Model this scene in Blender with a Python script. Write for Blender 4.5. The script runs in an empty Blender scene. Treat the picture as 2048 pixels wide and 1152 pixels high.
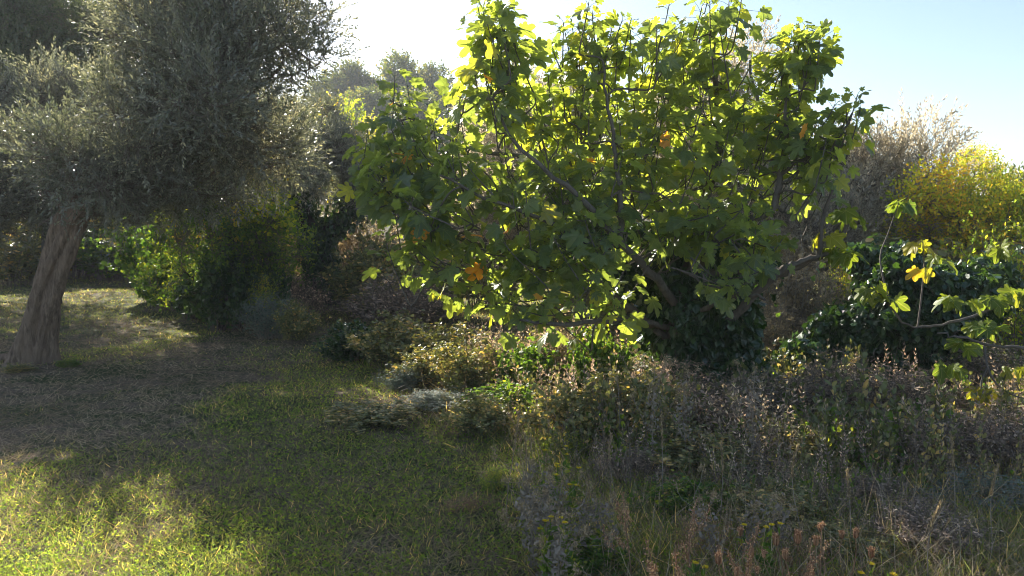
import bpy, math
import numpy as np
from mathutils import Vector

# ------------------------------------------------------------------ camera, sky, sun, exposure
sc = bpy.context.scene
PITCH = math.radians(3.5); FPX = 1577.0; EYE = 1.6
cd = bpy.data.cameras.new('camera'); cam = bpy.data.objects.new('camera', cd)
sc.collection.objects.link(cam); sc.camera = cam
cd.sensor_width = 36; cd.lens = 36 * FPX / 2048; cd.clip_end = 1500; cd.clip_start = 0.05
cam.location = (0, 0, EYE); cam.rotation_euler = (math.pi/2 - PITCH, 0, 0)

SUN_AZ = math.radians(-32); SUN_EL = math.radians(30)
world = bpy.data.worlds.new('World'); sc.world = world; world.use_nodes = True
wn = world.node_tree.nodes; wl = world.node_tree.links
bg = wn['Background']; sky = wn.new('ShaderNodeTexSky'); sky.sky_type = 'NISHITA'
sky.sun_disc = False; sky.sun_elevation = SUN_EL; sky.sun_rotation = SUN_AZ
sky.air_density = 1.0; sky.dust_density = .9; sky.ozone_density = 1.0
wl.new(sky.outputs[0], bg.inputs[0]); bg.inputs[1].default_value = 0.066
sl = bpy.data.lights.new('sun', 'SUN'); sl.energy = 5.0; sl.angle = math.radians(0.5); sl.color = (1.0, 0.93, 0.82)
so = bpy.data.objects.new('sun', sl); sc.collection.objects.link(so)
SDIR = Vector((math.sin(SUN_AZ)*math.cos(SUN_EL), math.cos(SUN_AZ)*math.cos(SUN_EL), math.sin(SUN_EL)))
so.rotation_euler = SDIR.to_track_quat('Z', 'Y').to_euler(); so.location = SDIR * 60
sc.view_settings.view_transform = 'Standard'; sc.view_settings.look = 'None'
sc.view_settings.gamma = 1; sc.view_settings.use_curve_mapping = False
sc.view_settings.exposure = 1.68
sc.cycles.max_bounces = 9; sc.cycles.diffuse_bounces = 6; sc.cycles.transmission_bounces = 4
sc.cycles.transparent_max_bounces = 8; sc.cycles.volume_bounces = 0; sc.cycles.filter_width = 1.0

# ------------------------------------------------------------------ helpers
rng = np.random.default_rng(7)
def nrm(a): return a / np.maximum(np.linalg.norm(a, axis=-1, keepdims=True), 1e-9)
def P(u, v, d):
    """point at world depth y=d seen at photo pixel (u, v)"""
    x = (u - 1024) / FPX; z = (576 - v) / FPX
    dy = math.cos(PITCH) + z*math.sin(PITCH); dz = -math.sin(PITCH) + z*math.cos(PITCH)
    k = d / dy
    return np.array([x*k, d, EYE + dz*k])
def _h(i, j, k, s):
    n = (i*374761393 + j*668265263 + k*2147483647 + s*974634777) & 0xffffffff
    n = ((n ^ (n >> 13)) * 1274126177) & 0xffffffff
    return ((n ^ (n >> 16)) & 0xffff) / 65535.0
def vnoise(p, scale, seed=0):
    """value noise 0..1 for p (n,2) or (n,3)"""
    p = np.asarray(p, float) / scale
    if p.shape[1] == 2: p = np.c_[p, np.zeros(len(p)) + 0.5]
    i = np.floor(p).astype(np.int64); f = p - i; f = f*f*(3-2*f)
    r = 0
    for a in (0, 1):
        for b in (0, 1):
            for c in (0, 1):
                w = (f[:, 0] if a else 1-f[:, 0])*(f[:, 1] if b else 1-f[:, 1])*(f[:, 2] if c else 1-f[:, 2])
                r = r + w*_h(i[:, 0]+a, i[:, 1]+b, i[:, 2]+c, seed)
    return r
def sstep(a, b, x):
    t = np.clip((x-a)/(b-a), 0, 1); return t*t*(3-2*t)
def ground(x, y):
    x = np.asarray(x, float); y = np.asarray(y, float)
    sh = np.broadcast(x, y).shape
    p = np.c_[np.broadcast_to(x, sh).ravel(), np.broadcast_to(y, sh).ravel()]
    z = 0.12*(vnoise(p, 2.6, 1)-.5) + 0.05*(vnoise(p, .8, 2)-.5) + 0.022*(vnoise(p, .27, 3)-.5)
    X, Y = p[:, 0], p[:, 1]
    z += 0.022*np.clip(Y-14, 0, 30) + 2.2*sstep(36, 62, Y)
    z += 11.5*np.exp(-(((X+21)/26)**2 + ((Y-100)/24)**2))
    z += 0.04*np.exp(-(((X+5.6)/1.0)**2 + ((Y-9.8)/1.0)**2))
    return z.reshape(sh)
def gz(x, y): return float(ground(np.array([x]), np.array([y]))[0])

class Geo:
    def __init__(s): s.V=[]; s.F={3: [], 4: []}; s.M={3: [], 4: []}; s.A=[]; s.B=[]; s.n=0
    def add(s, V, quads=None, tris=None, rnd=0.5, mat=0, vein=0.0):
        V = np.asarray(V, float).reshape(-1, 3); m = len(V)
        for k, F in ((4, quads), (3, tris)):
            if F is not None and len(F):
                F = np.asarray(F).reshape(-1, k); s.F[k].append(F + s.n); s.M[k].append(np.full(len(F), mat, np.int32))
        s.V.append(V); s.A.append(np.broadcast_to(np.asarray(rnd, float), (m,)) if np.ndim(rnd) < 2 else np.ravel(rnd))
        s.B.append(np.broadcast_to(np.asarray(vein, float), (m,))); s.n += m
    def mesh(s, name, mats, smooth=False):
        V = np.concatenate(s.V); A = np.concatenate(s.A); B = np.concatenate(s.B)
        T = np.concatenate(s.F[3]) if s.F[3] else np.zeros((0, 3), int)
        Q = np.concatenate(s.F[4]) if s.F[4] else np.zeros((0, 4), int)
        mi = np.concatenate([np.concatenate(s.M[k]) if s.M[k] else np.zeros(0, np.int32) for k in (3, 4)])
        me = bpy.data.meshes.new(name)
        me.vertices.add(len(V)); me.vertices.foreach_set('co', V.astype(np.float32).ravel())
        loops = np.concatenate([T.ravel(), Q.ravel()]).astype(np.int32)
        me.loops.add(len(loops)); me.loops.foreach_set('vertex_index', loops)
        me.polygons.add(len(T)+len(Q))
        st = np.concatenate([np.arange(len(T))*3, len(T)*3 + np.arange(len(Q))*4]).astype(np.int32)
        me.polygons.foreach_set('loop_start', st)
        me.polygons.foreach_set('material_index', mi.astype(np.int32))
        if smooth: me.polygons.foreach_set('use_smooth', np.ones(len(mi), bool))
        else: me.polygons.foreach_set('use_smooth', np.zeros(len(mi), bool))
        a = me.attributes.new('rnd', 'FLOAT', 'POINT'); a.data.foreach_set('value', A.astype(np.float32))
        if B.any():
            a = me.attributes.new('vein', 'FLOAT', 'POINT'); a.data.foreach_set('value', B.astype(np.float32))
        me.update(calc_edges=True)
        for m in mats: me.materials.append(m)
        return me

def frames(d, roll):
    d = nrm(d); up = np.zeros_like(d); up[:, 2] = 1
    bad = np.abs(d[:, 2]) > .97; up[bad] = (1, 0, 0)
    x = nrm(np.cross(d, up)); z = np.cross(x, d)
    c = np.cos(roll)[:, None]; s = np.sin(roll)[:, None]
    x2 = x*c + z*s; z2 = -x*s + z*c
    return np.stack([x2, d, z2], axis=2)          # columns
def scatter(geo, tmpl, pos, R, s, rnd, mat=None):
    """tmpl = list of (verts, quads, tris, mat, jitter) ; one copy at each pos"""
    n = len(pos)
    if n == 0: return
    s = np.asarray(s, float); s = s[:, None, None] if s.ndim == 1 else s[:, None, :]
    for tv, q, t, m, vein, jit in tmpl:
        V = np.einsum('nkj,nij->nki', tv[None]*s, R) + pos[:, None]
        k = len(tv); off = (np.arange(n)*k)[:, None, None]
        Q = (q[None] + off).reshape(-1, 4) if q is not None and len(q) else None
        T = (t[None] + off).reshape(-1, 3) if t is not None and len(t) else None
        rr = np.clip(rnd[:, None] + jit[None], 0, 1)
        geo.add(V.reshape(-1, 3), Q, T, rr.ravel(), m if mat is None else mat, np.tile(vein, n))
def tubes(geo, Pl, Rd, sides=6, mat=0, rnd=0.5, cap=True):
    """Pl (m,n,3) polylines, Rd (m,n) radii"""
    Pl = np.asarray(Pl, float); m, n, _ = Pl.shape
    if m == 0: return
    Rd = np.broadcast_to(np.asarray(Rd, float), (m, n))
    t = nrm(np.gradient(Pl, axis=1))
    ref = np.tile(np.array([.31, .87, .38]), (m, n, 1))
    mt = nrm(t.mean(1)); bad = np.abs((mt*ref[:, 0]).sum(1)) > .85; ref[bad] = (.9, -.35, .2)
    a = nrm(np.cross(t, ref)); b = np.cross(t, a)
    th = np.arange(sides)*2*np.pi/sides
    ring = a[:, :, None]*np.cos(th)[:, None] + b[:, :, None]*np.sin(th)[:, None]
    V = Pl[:, :, None] + ring*Rd[:, :, None, None]
    i = np.arange(n-1)[:, None]; j = np.arange(sides)[None]; j2 = (j+1) % sides
    q = np.stack([i*sides+j, i*sides+j2, (i+1)*sides+j2, (i+1)*sides+j], -1).reshape(-1, 4)
    Q = (q[None] + (np.arange(m)*n*sides)[:, None, None]).reshape(-1, 4)
    r = np.broadcast_to(np.asarray(rnd, float).reshape(-1, 1), (m, n*sides)) if np.ndim(rnd) else rnd
    geo.add(V.reshape(-1, 3), Q, None, r.ravel() if np.ndim(r) else r, mat)
def bez(A, B, dA, dB, n=6, k=.4):
    """curves from A to B leaving along dA, arriving along dB -> (m,n,3)"""
    L = np.linalg.norm(B-A, axis=1, keepdims=True)
    C1 = A + nrm(dA)*L*k; C2 = B - nrm(dB)*L*k
    t = np.linspace(0, 1, n)[None, :, None]
    return ((1-t)**3*A[:, None] + 3*(1-t)**2*t*C1[:, None] + 3*(1-t)*t*t*C2[:, None] + t**3*B[:, None])
def smooth_path(pts, n):
    """Catmull-Rom through pts (k,d) resampled to n"""
    pts = np.asarray(pts, float); k = len(pts)
    p = np.vstack([2*pts[0]-pts[1], pts, 2*pts[-1]-pts[-2]])
    u = np.linspace(0, k-1-1e-6, n); i = u.astype(int); f = (u-i)[:, None]
    a, b, c, d = p[i], p[i+1], p[i+2], p[i+3]
    return .5*((2*b) + (c-a)*f + (2*a-5*b+4*c-d)*f*f + (3*b-a-3*c+d)*f**3)
def grow(nodes, dirs, targets, tdir, nseg=6, r0=.02, r1=.006, maxadd=4, rpos=None):
    """connect every target to the nearest point of what has grown so far"""
    nodes = [np.asarray(nodes, float)]; dirs = [np.asarray(dirs, float)]
    N0 = nodes[0]
    d0 = np.array([np.min(np.linalg.norm(N0-t, axis=1)) for t in targets]); order = np.argsort(d0)
    out = []; rad = []
    NN = nodes[0]; DD = dirs[0]; GG = np.zeros(len(NN))
    for o in order:
        t = targets[o]; v = t-NN; dist = np.linalg.norm(v, axis=1)
        cost = dist + .9*np.clip(-v[:, 2], 0, None) + .10*GG
        i = int(np.argmin(cost))
        dA = DD[i] + .8*nrm(v[i])
        c = bez(NN[i:i+1], t[None], dA[None], tdir[o][None], nseg)[0]
        out.append(c); g = GG[i]+1
        a = r0/(1+.55*g); rad.append(np.linspace(max(a, r1), r1, nseg))
        NN = np.vstack([NN, c[2:]]); DD = np.vstack([DD, nrm(np.gradient(c, axis=0))[2:]]); GG = np.concatenate([GG, np.full(nseg-2, g)])
    return np.array(out), np.array(rad), NN

# ------------------------------------------------------------------ objects
def props(o, label=None, cat=None, group=None, kind=None):
    for k, v in (('label', label), ('category', cat), ('group', group), ('kind', kind)):
        if v: o[k] = v
    return o
def obj(name, me, parent=None, loc=None):
    o = bpy.data.objects.new(name, me); sc.collection.objects.link(o)
    if parent: o.parent = parent
    if loc is not None: o.location = loc
    return o
def empty(name, loc, label, cat, group=None, rz=0, s=1):
    o = bpy.data.objects.new(name, None); sc.collection.objects.link(o)
    o.location = loc; o.rotation_euler = (0, 0, rz)
    o.scale = (s, s, s) if np.isscalar(s) else s
    o.empty_display_size = .2
    return props(o, label, cat, group)

# ------------------------------------------------------------------ materials
def newmat(name):
    m = bpy.data.materials.new(name); m.use_nodes = True; nt = m.node_tree
    for n in list(nt.nodes):
        if n.type != 'OUTPUT_MATERIAL': nt.nodes.remove(n)
    return m, nt, nt.nodes, nt.links, nt.nodes['Material Output']
def ramp(N, cols):
    r = N.new('ShaderNodeValToRGB'); e = r.color_ramp.elements
    while len(e) < len(cols): e.new(.5)
    for i, (p, c) in enumerate(cols): e[i].position = p; e[i].color = (*c, 1)
    return r
GAIN = dict(olive_leaf=1.95, olive_dark=1.5, heather_leaf=2.1, bramble_leaf=2.1, sage_leaf=1.0, green_leaf=1.4, straw=1.3, grass=1.4, clover=1.35, dry_leaf=1.15, far_leaf=1.3, yellow_leaf=1.35, fig_leaf=1.3, ivy_leaf=1.4, rust_leaf=1.5, olive_pale=1.3)
def leaf_mat(name, cols, trans=.4, tcol=None, rough=.5, vein=None, spec=.35, back=None):
    """cols: (pos, colour) along the per-leaf random value; trans: share of light let through"""
    m, nt, N, L, out = newmat(name); k = GAIN.get(name, 1.); cols = [(q, tuple(min(.8, v*k) for v in c)) for q, c in cols]
    at = N.new('ShaderNodeAttribute'); at.attribute_name = 'rnd'
    r = ramp(N, cols); L.new(at.outputs['Fac'], r.inputs[0]); col = r.outputs[0]
    nz = N.new('ShaderNodeTexNoise'); nz.inputs['Scale'].default_value = 18; nz.inputs['Detail'].default_value = 3
    tc = N.new('ShaderNodeTexCoord'); L.new(tc.outputs['Object'], nz.inputs['Vector'])
    mr = N.new('ShaderNodeMapRange'); mr.inputs[3].default_value = .72; mr.inputs[4].default_value = 1.28
    L.new(nz.outputs['Fac'], mr.inputs[0])
    mx = N.new('ShaderNodeMix'); mx.data_type = 'RGBA'; mx.blend_type = 'MULTIPLY'; mx.inputs[0].default_value = 1
    L.new(col, mx.inputs[6]); L.new(mr.outputs[0], mx.inputs[7]); col = mx.outputs[2]
    if vein:
        av = N.new('ShaderNodeAttribute'); av.attribute_name = 'vein'
        cr = ramp(N, [(.82, (0, 0, 0)), (1., (1, 1, 1))]); L.new(av.outputs['Fac'], cr.inputs[0])
        m2 = N.new('ShaderNodeMix'); m2.data_type = 'RGBA'; L.new(cr.outputs[0], m2.inputs[0])
        L.new(col, m2.inputs[6]); m2.inputs[7].default_value = (*vein, 1); col = m2.outputs[2]
    tint = N.new('ShaderNodeMix'); tint.data_type = 'RGBA'; tint.blend_type = 'MULTIPLY'; tint.inputs[0].default_value = 1
    L.new(col, tint.inputs[6]); tint.inputs[7].default_value = (*(tcol or (3.2, 3.0, 1.0)), 1)
    fcol = col
    if back:
        geo = N.new('ShaderNodeNewGeometry'); m3 = N.new('ShaderNodeMix'); m3.data_type = 'RGBA'
        L.new(geo.outputs['Backfacing'], m3.inputs[0]); L.new(col, m3.inputs[6]); m3.inputs[7].default_value = (*back, 1); fcol = m3.outputs[2]
    p = N.new('ShaderNodeBsdfPrincipled'); L.new(fcol, p.inputs['Base Color'])
    p.inputs['Roughness'].default_value = rough; p.inputs['Specular IOR Level'].default_value = spec
    t = N.new('ShaderNodeBsdfTranslucent'); L.new(tint.outputs[2], t.inputs['Color'])
    ms = N.new('ShaderNodeMixShader'); ms.inputs[0].default_value = trans
    L.new(p.outputs[0], ms.inputs[1]); L.new(t.outputs[0], ms.inputs[2]); L.new(ms.outputs[0], out.inputs[0])
    return m
def bark_mat(name, a, b, c=None, scale=6, stretch=.22, bump=.6, rough=.9):
    m, nt, N, L, out = newmat(name)
    tc = N.new('ShaderNodeTexCoord'); mp = N.new('ShaderNodeMapping'); mp.inputs['Scale'].default_value = (1, 1, stretch)
    L.new(tc.outputs['Object'], mp.inputs[0])
    n1 = N.new('ShaderNodeTexNoise'); n1.inputs['Scale'].default_value = scale*3; n1.inputs['Detail'].default_value = 8; n1.inputs['Roughness'].default_value = .7
    n1.inputs['Distortion'].default_value = .6
    L.new(mp.outputs[0], n1.inputs['Vector'])
    n2 = N.new('ShaderNodeTexNoise'); n2.inputs['Scale'].default_value = scale*.6; n2.inputs['Detail'].default_value = 4; L.new(tc.outputs['Object'], n2.inputs['Vector'])
    r = ramp(N, [(.32, a), (.66, b)]); L.new(n1.outputs['Fac'], r.inputs[0])
    mx = N.new('ShaderNodeMix'); mx.data_type = 'RGBA'; cr = ramp(N, [(.45, (0, 0, 0)), (.7, (1, 1, 1))]); L.new(n2.outputs['Fac'], cr.inputs[0])
    L.new(cr.outputs[0], mx.inputs[0]); L.new(r.outputs[0], mx.inputs[6]); mx.inputs[7].default_value = (*(c or b), 1)
    p = N.new('ShaderNodeBsdfPrincipled'); p.inputs['Roughness'].default_value = rough; p.inputs['Specular IOR Level'].default_value = .2
    L.new(mx.outputs[2], p.inputs['Base Color'])
    bp = N.new('ShaderNodeBump'); bp.inputs['Strength'].default_value = bump; bp.inputs['Distance'].default_value = .03
    L.new(n1.outputs['Fac'], bp.inputs['Height']); L.new(bp.outputs[0], p.inputs['Normal'])
    L.new(p.outputs[0], out.inputs[0]); return m

M = {}
M['olive_leaf'] = leaf_mat('olive_leaf', [(0, (.038, .045, .029)), (.5, (.085, .088, .060)), (.85, (.17, .165, .125)), (1, (.25, .22, .14))], .18, (2.6, 2.6, 1.7), .34, spec=.6, back=(.20, .20, .165))
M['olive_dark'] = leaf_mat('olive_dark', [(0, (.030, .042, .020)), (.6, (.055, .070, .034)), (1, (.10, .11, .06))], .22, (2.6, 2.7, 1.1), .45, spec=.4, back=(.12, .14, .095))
M['olive_pale'] = leaf_mat('olive_pale', [(0, (.12, .12, .085)), (.5, (.22, .205, .16)), (1, (.36, .32, .25))], .48, (2.2, 2.0, 1.6), .36, spec=.7, back=(.42, .39, .34))
M['fig_leaf'] = leaf_mat('fig_leaf', [(0, (.034, .060, .032)), (.55, (.060, .095, .030)), (.80, (.085, .125, .030)), (.965, (.13, .15, .025)), (.985, (.30, .22, .02)), (1, (.32, .15, .02))],
                         .48, (6.4, 4.9, 1.5), .36, vein=(.10, .14, .05), spec=.6, back=(.12, .155, .10))
M['fig_yellow'] = leaf_mat('fig_yellow', [(0, (.07, .12, .02)), (.4, (.13, .17, .02)), (.8, (.24, .24, .02)), (.9, (.42, .30, .03)), (1, (.34, .13, .03))], .45, (2.4, 2.2, 1.), .5, vein=(.3, .3, .1), back=(.16, .19, .07))
M['ivy_leaf'] = leaf_mat('ivy_leaf', [(0, (.010, .024, .010)), (.6, (.020, .045, .016)), (1, (.045, .08, .025))], .22, (4, 3.6, 1), .28, spec=.6)
M['yellow_leaf'] = leaf_mat('yellow_leaf', [(0, (.10, .16, .025)), (.45, (.24, .28, .03)), (.85, (.44, .38, .035)), (1, (.45, .28, .035))], .55, (2.0, 1.9, 1.), .5)
M['green_leaf'] = leaf_mat('green_leaf', [(0, (.03, .065, .016)), (.6, (.06, .11, .022)), (1, (.16, .18, .03))], .4, (3.4, 3., 1.), .5)
M['far_leaf'] = leaf_mat('far_leaf', [(0, (.05, .07, .03)), (.7, (.09, .11, .04)), (1, (.20, .17, .05))], .3, (2.4, 2.4, 1.), .6)
M['bramble_leaf'] = leaf_mat('bramble_leaf', [(0, (.04, .046, .02)), (.5, (.085, .09, .038)), (.8, (.15, .13, .05)), (1, (.30, .2, .08))], .18, (2.6, 2.5, 1.), .5)
M['heather_leaf'] = leaf_mat('heather_leaf', [(0, (.062, .052, .040)), (.5, (.125, .100, .082)), (.85, (.22, .175, .14)), (1, (.36, .29, .22))], .3, (2.2, 1.8, 1.3), .6)
M['dry_leaf'] = leaf_mat('dry_leaf', [(0, (.12, .095, .06)), (.5, (.24, .195, .13)), (1, (.42, .35, .25))], .4, (1.7, 1.55, 1.1), .65)
M['sage_leaf'] = leaf_mat('sage_leaf', [(0, (.06, .085, .065)), (.5, (.12, .155, .125)), (1, (.22, .26, .22))], .2, (1.8, 2., 1.2), .6)
M['rust_leaf'] = leaf_mat('rust_leaf', [(0, (.13, .07, .04)), (.5, (.27, .165, .10)), (1, (.46, .33, .21))], .35, (1.6, 1.3, .9), .65)
M['grass'] = leaf_mat('grass', [(0, (.030, .050, .022)), (.45, (.058, .085, .034)), (.75, (.10, .125, .045)), (.9, (.19, .17, .075)), (1, (.33, .28, .16))], .50, (5.6, 4.3, 2.0), .5)
M['straw'] = leaf_mat('straw', [(0, (.11, .08, .052)), (.5, (.24, .19, .13)), (1, (.48, .40, .28))], .3, (1.6, 1.4, 1.), .6)
M['clover'] = leaf_mat('clover', [(0, (.035, .085, .016)), (.6, (.07, .13, .02)), (1, (.15, .19, .04))], .5, (6.0, 4.3, 2.0), .65, spec=.2)
M['flower'] = leaf_mat('flower', [(0, (.6, .42, .01)), (1, (.75, .6, .02))], .3, (1.2, 1.2, 1.), .6)
M['white_flower'] = leaf_mat('white_flower', [(0, (.45, .42, .33)), (1, (.7, .68, .58))], .3, (1.1, 1.1, 1.), .6)
M['twig'] = bark_mat('twig', (.075, .06, .048), (.22, .18, .145), scale=20)
M['pale_twig'] = bark_mat('pale_twig', (.18, .15, .12), (.34, .29, .23), scale=20)
M['rust_twig'] = bark_mat('rust_twig', (.16, .09, .05), (.34, .22, .14), scale=20)
M['olive_bark'] = bark_mat('olive_bark', (.06, .042, .030), (.33, .24, .175), (.22, .155, .11), scale=9, stretch=.2, bump=1.0)
M['fig_bark'] = bark_mat('fig_bark', (.07, .06, .05), (.17, .15, .13), (.12, .10, .085), scale=6, stretch=.5, bump=.4)
M['dark_bark'] = bark_mat('dark_bark', (.02, .017, .014), (.075, .062, .05), scale=7)

def ground_mat():
    m, nt, N, L, out = newmat('soil_and_thatch')
    tc = N.new('ShaderNodeTexCoord')
    def noise(s, d=6, r=.65):
        n = N.new('ShaderNodeTexNoise'); n.inputs['Scale'].default_value = s; n.inputs['Detail'].default_value = d; n.inputs['Roughness'].default_value = r
        L.new(tc.outputs['Object'], n.inputs['Vector']); return n
    a, b, c = noise(28, 8, .75), noise(.9), noise(5)
    r1 = ramp(N, [(.3, (.05, .037, .026)), (.5, (.14, .105, .075)), (.72, (.30, .24, .17))]); L.new(a.outputs[0], r1.inputs[0])
    r2 = ramp(N, [(.3, (.02, .03, .012)), (.6, (.055, .075, .026)), (.8, (.12, .12, .05))]); L.new(a.outputs[0], r2.inputs[0])
    ad = N.new('ShaderNodeMath'); ad.operation = 'ADD'; L.new(b.outputs[0], ad.inputs[0]); L.new(c.outputs[0], ad.inputs[1])
    r3 = ramp(N, [(.44, (0, 0, 0)), (.56, (1, 1, 1))]); hf = N.new('ShaderNodeMath'); hf.operation = 'MULTIPLY'; hf.inputs[1].default_value = .5
    L.new(ad.outputs[0], hf.inputs[0]); L.new(hf.outputs[0], r3.inputs[0])
    mx = N.new('ShaderNodeMix'); mx.data_type = 'RGBA'; L.new(r3.outputs[0], mx.inputs[0]); L.new(r1.outputs[0], mx.inputs[6]); L.new(r2.outputs[0], mx.inputs[7])
    p = N.new('ShaderNodeBsdfPrincipled'); p.inputs['Roughness'].default_value = .95; p.inputs['Specular IOR Level'].default_value = .1
    L.new(mx.outputs[2], p.inputs['Base Color'])
    bp = N.new('ShaderNodeBump'); bp.inputs['Strength'].default_value = .8; bp.inputs['Distance'].default_value = .03
    L.new(a.outputs[0], bp.inputs['Height']); L.new(bp.outputs[0], p.inputs['Normal']); L.new(p.outputs[0], out.inputs[0]); return m
M['ground'] = ground_mat()

# ------------------------------------------------------------------ ground
def build_ground():
    t = np.linspace(-1, 1, 361); xs = np.sign(t)*(np.abs(t)*9 + np.abs(t)**5*124)
    u = np.linspace(0, 1, 360); ys = -35 + u*65 + u**6*98
    X, Y = np.meshgrid(xs, ys); Z = ground(X, Y)
    V = np.stack([X, Y, Z], -1).reshape(-1, 3); w = len(xs); h = len(ys)
    i = np.arange(h-1)[:, None]; j = np.arange(w-1)[None]
    q = np.stack([i*w+j, i*w+j+1, (i+1)*w+j+1, (i+1)*w+j], -1).reshape(-1, 4)
    g = Geo(); g.add(V, q); props(obj('ground', g.mesh('ground', [M['ground']], True)), kind='structure')
build_ground()

# ------------------------------------------------------------------ leaf templates: (verts, quads, tris, mat, vein, jitter)
def tm(v, q=None, t=None, mat=0, vein=None, jit=None):
    v = np.asarray(v, float); k = len(v)
    return (v, None if q is None else np.asarray(q), None if t is None else np.asarray(t), mat, np.zeros(k) if vein is None else np.asarray(vein, float), np.zeros(k) if jit is None else np.asarray(jit, float))
LANCE = [tm([(0, 0, 0), (-.11, .42, .03), (0, 1, -.06), (.11, .42, .03)], [(0, 3, 2, 1)])]
OVAL = [tm([(0, 0, 0), (-.26, .35, .05), (-.2, .75, .0), (0, 1, -.05), (.2, .75, .0), (.26, .35, .05)], [(0, 5, 4, 3), (0, 3, 2, 1)])]
ROUND = [tm([(0, 0, 0), (-.42, .3, .05), (-.38, .75, .0), (0, 1, -.06), (.38, .75, .0), (.42, .3, .05)], [(0, 5, 4, 3), (0, 3, 2, 1)])]
IVY = [tm([(0, 0, 0), (-.55, -.05, -.05), (-.3, .35, .03), (-.42, .62, -.05), (0, 1.05, -.08), (.42, .62, -.05), (.3, .35, .03), (.55, -.05, -.05)],
          [(0, 7, 6, 4), (0, 4, 2, 1)], [(2, 4, 3), (6, 5, 4)])]
BLADE = [tm([(-.5, 0, 0), (.5, 0, 0), (.38, .55, .10), (-.38, .55, .10), (0, 1, .34)], [(0, 1, 2, 3)], [(3, 2, 4)])]
CLOVER = [tm([(0, 0, .9), (-.5, .25, 1), (-.35, .75, 1.05), (.35, .75, 1.05), (.5, .25, 1),
              (-.75, .1, 1.), (-.95, -.4, 1.05), (-.45, -.65, 1.), (.75, .1, 1), (.95, -.4, 1.05), (.45, -.65, 1)],
             [(0, 4, 3, 2), (0, 7, 6, 5), (0, 8, 9, 10)], [(0, 2, 1)])]
def fig_template(k):
    r = np.random.default_rng(40+k)
    lob = [(-128, .36), (-92, .66), (-46, .92), (0, 1.05), (46, .92), (92, .66), (128, .36)]
    deep = r.uniform(.50, .78) if k else .85
    ang = []; rad = []; rib = []
    ang.append(-168); rad.append(.20); rib.append(0)
    for i, (a, l) in enumerate(lob):
        a2 = a + r.normal(0, 3); l2 = l*r.uniform(.88, 1.1)
        w = 7 if i in (0, 6) else 9.5
        for s, f, rb in ((-w*1.7, .82, 0), (-w, .93, .2), (0, 1, 1), (w, .93, .2), (w*1.7, .80, 0)):
            if i in (0, 6) and abs(s) > w: continue
            ang.append(a2+s); rad.append(l2*f); rib.append(rb)
        if i < 6:
            b = (lob[i+1][0]+a)/2; m = min(l, lob[i+1][1])
            ang.append(b + r.normal(0, 2)); rad.append(m*(deep if i in (1, 2, 3, 4) else .75)); rib.append(0)
    ang.append(168); rad.append(.20); rib.append(0)
    ang = np.radians(ang); rad = np.array(rad); rib = np.array(rib, float); n = len(ang)
    o = np.c_[np.sin(ang)*rad, np.cos(ang)*rad, np.zeros(n)]
    mid = o*.55; V = np.vstack([[(0, 0, 0)], mid, o])
    rr = np.hypot(V[:, 0], V[:, 1]); rb = np.concatenate([[1], rib, rib])
    droop = r.uniform(.12, .34); cup = r.uniform(-.05, .16)
    V[:, 2] = -droop*V[:, 1]*np.abs(V[:, 1]) + cup*np.abs(V[:, 0]) - .05*rb*rr + .05*np.sin(V[:, 0]*9+k)*rr - .18*np.clip(np.abs(V[:, 0])-.4, 0, 1)
    T = [(0, i+2, i+1) for i in range(n-1)]
    Q = [(1+i, 2+i, 2+n+i, 1+n+i) for i in range(n-1)]
    jit = np.where(rr > .8, .012, 0.)
    return [tm(V, Q, T, 0, rb, jit)]
FIG = [fig_template(k) for k in range(6)]
def sprig_template(seed, n=11, L=.36, leaf=.055, ang=.75, tw=.0016, tmpl=LANCE, droop=.1, matl=0, matt=1, wid=1.):
    """a twig with opposite leaves, 1 mat for leaves, 1 for twig"""
    r = np.random.default_rng(seed); out = Geo()
    t = np.linspace(0, 1, 5); ph = r.uniform(0, 6)
    path = np.c_[.04*np.sin(2.5*t+ph)*t, L*t, -droop*L*t**2 + .03*np.sin(3*t+ph)*t]
    tl = np.linspace(.08, 1, n); pos = np.c_[np.interp(tl, t, path[:, 0]), np.interp(tl, t, path[:, 1]), np.interp(tl, t, path[:, 2])]
    pos = np.repeat(pos, 2, 0); side = np.tile([1, -1], n); rot = np.repeat(r.uniform(0, np.pi, n) if False else np.arange(n)*1.57 + r.normal(0, .4, n), 2)
    a = ang + r.normal(0, .18, 2*n); a[-2:] *= .4
    d = np.c_[np.sin(a)*side*np.cos(rot), np.cos(a), np.sin(a)*side*np.sin(rot)]
    R = frames(d, r.uniform(-1.2, 1.2, 2*n)); s = leaf*r.uniform(.6, 1.2, 2*n)*np.repeat(1-.35*np.abs(tl-.45), 2)
    g = Geo(); scatter(g, tmpl, pos, R, np.c_[s*wid, s, s], r.uniform(-.42, .42, 2*n) + .5)
    V = np.concatenate(g.V); A = np.concatenate(g.A)-.5
    q = np.concatenate(g.F[4]) if g.F[4] else None; tt = np.concatenate(g.F[3]) if g.F[3] else None
    lf = (V, q, tt, matl, np.zeros(len(V)), A)
    g2 = Geo(); tubes(g2, path[None], np.linspace(tw*1.4, tw*.5, 5)[None], 3)
    V2 = np.concatenate(g2.V); return [lf, (V2, np.concatenate(g2.F[4]), None, matt, np.zeros(len(V2)), np.zeros(len(V2)))]

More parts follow.
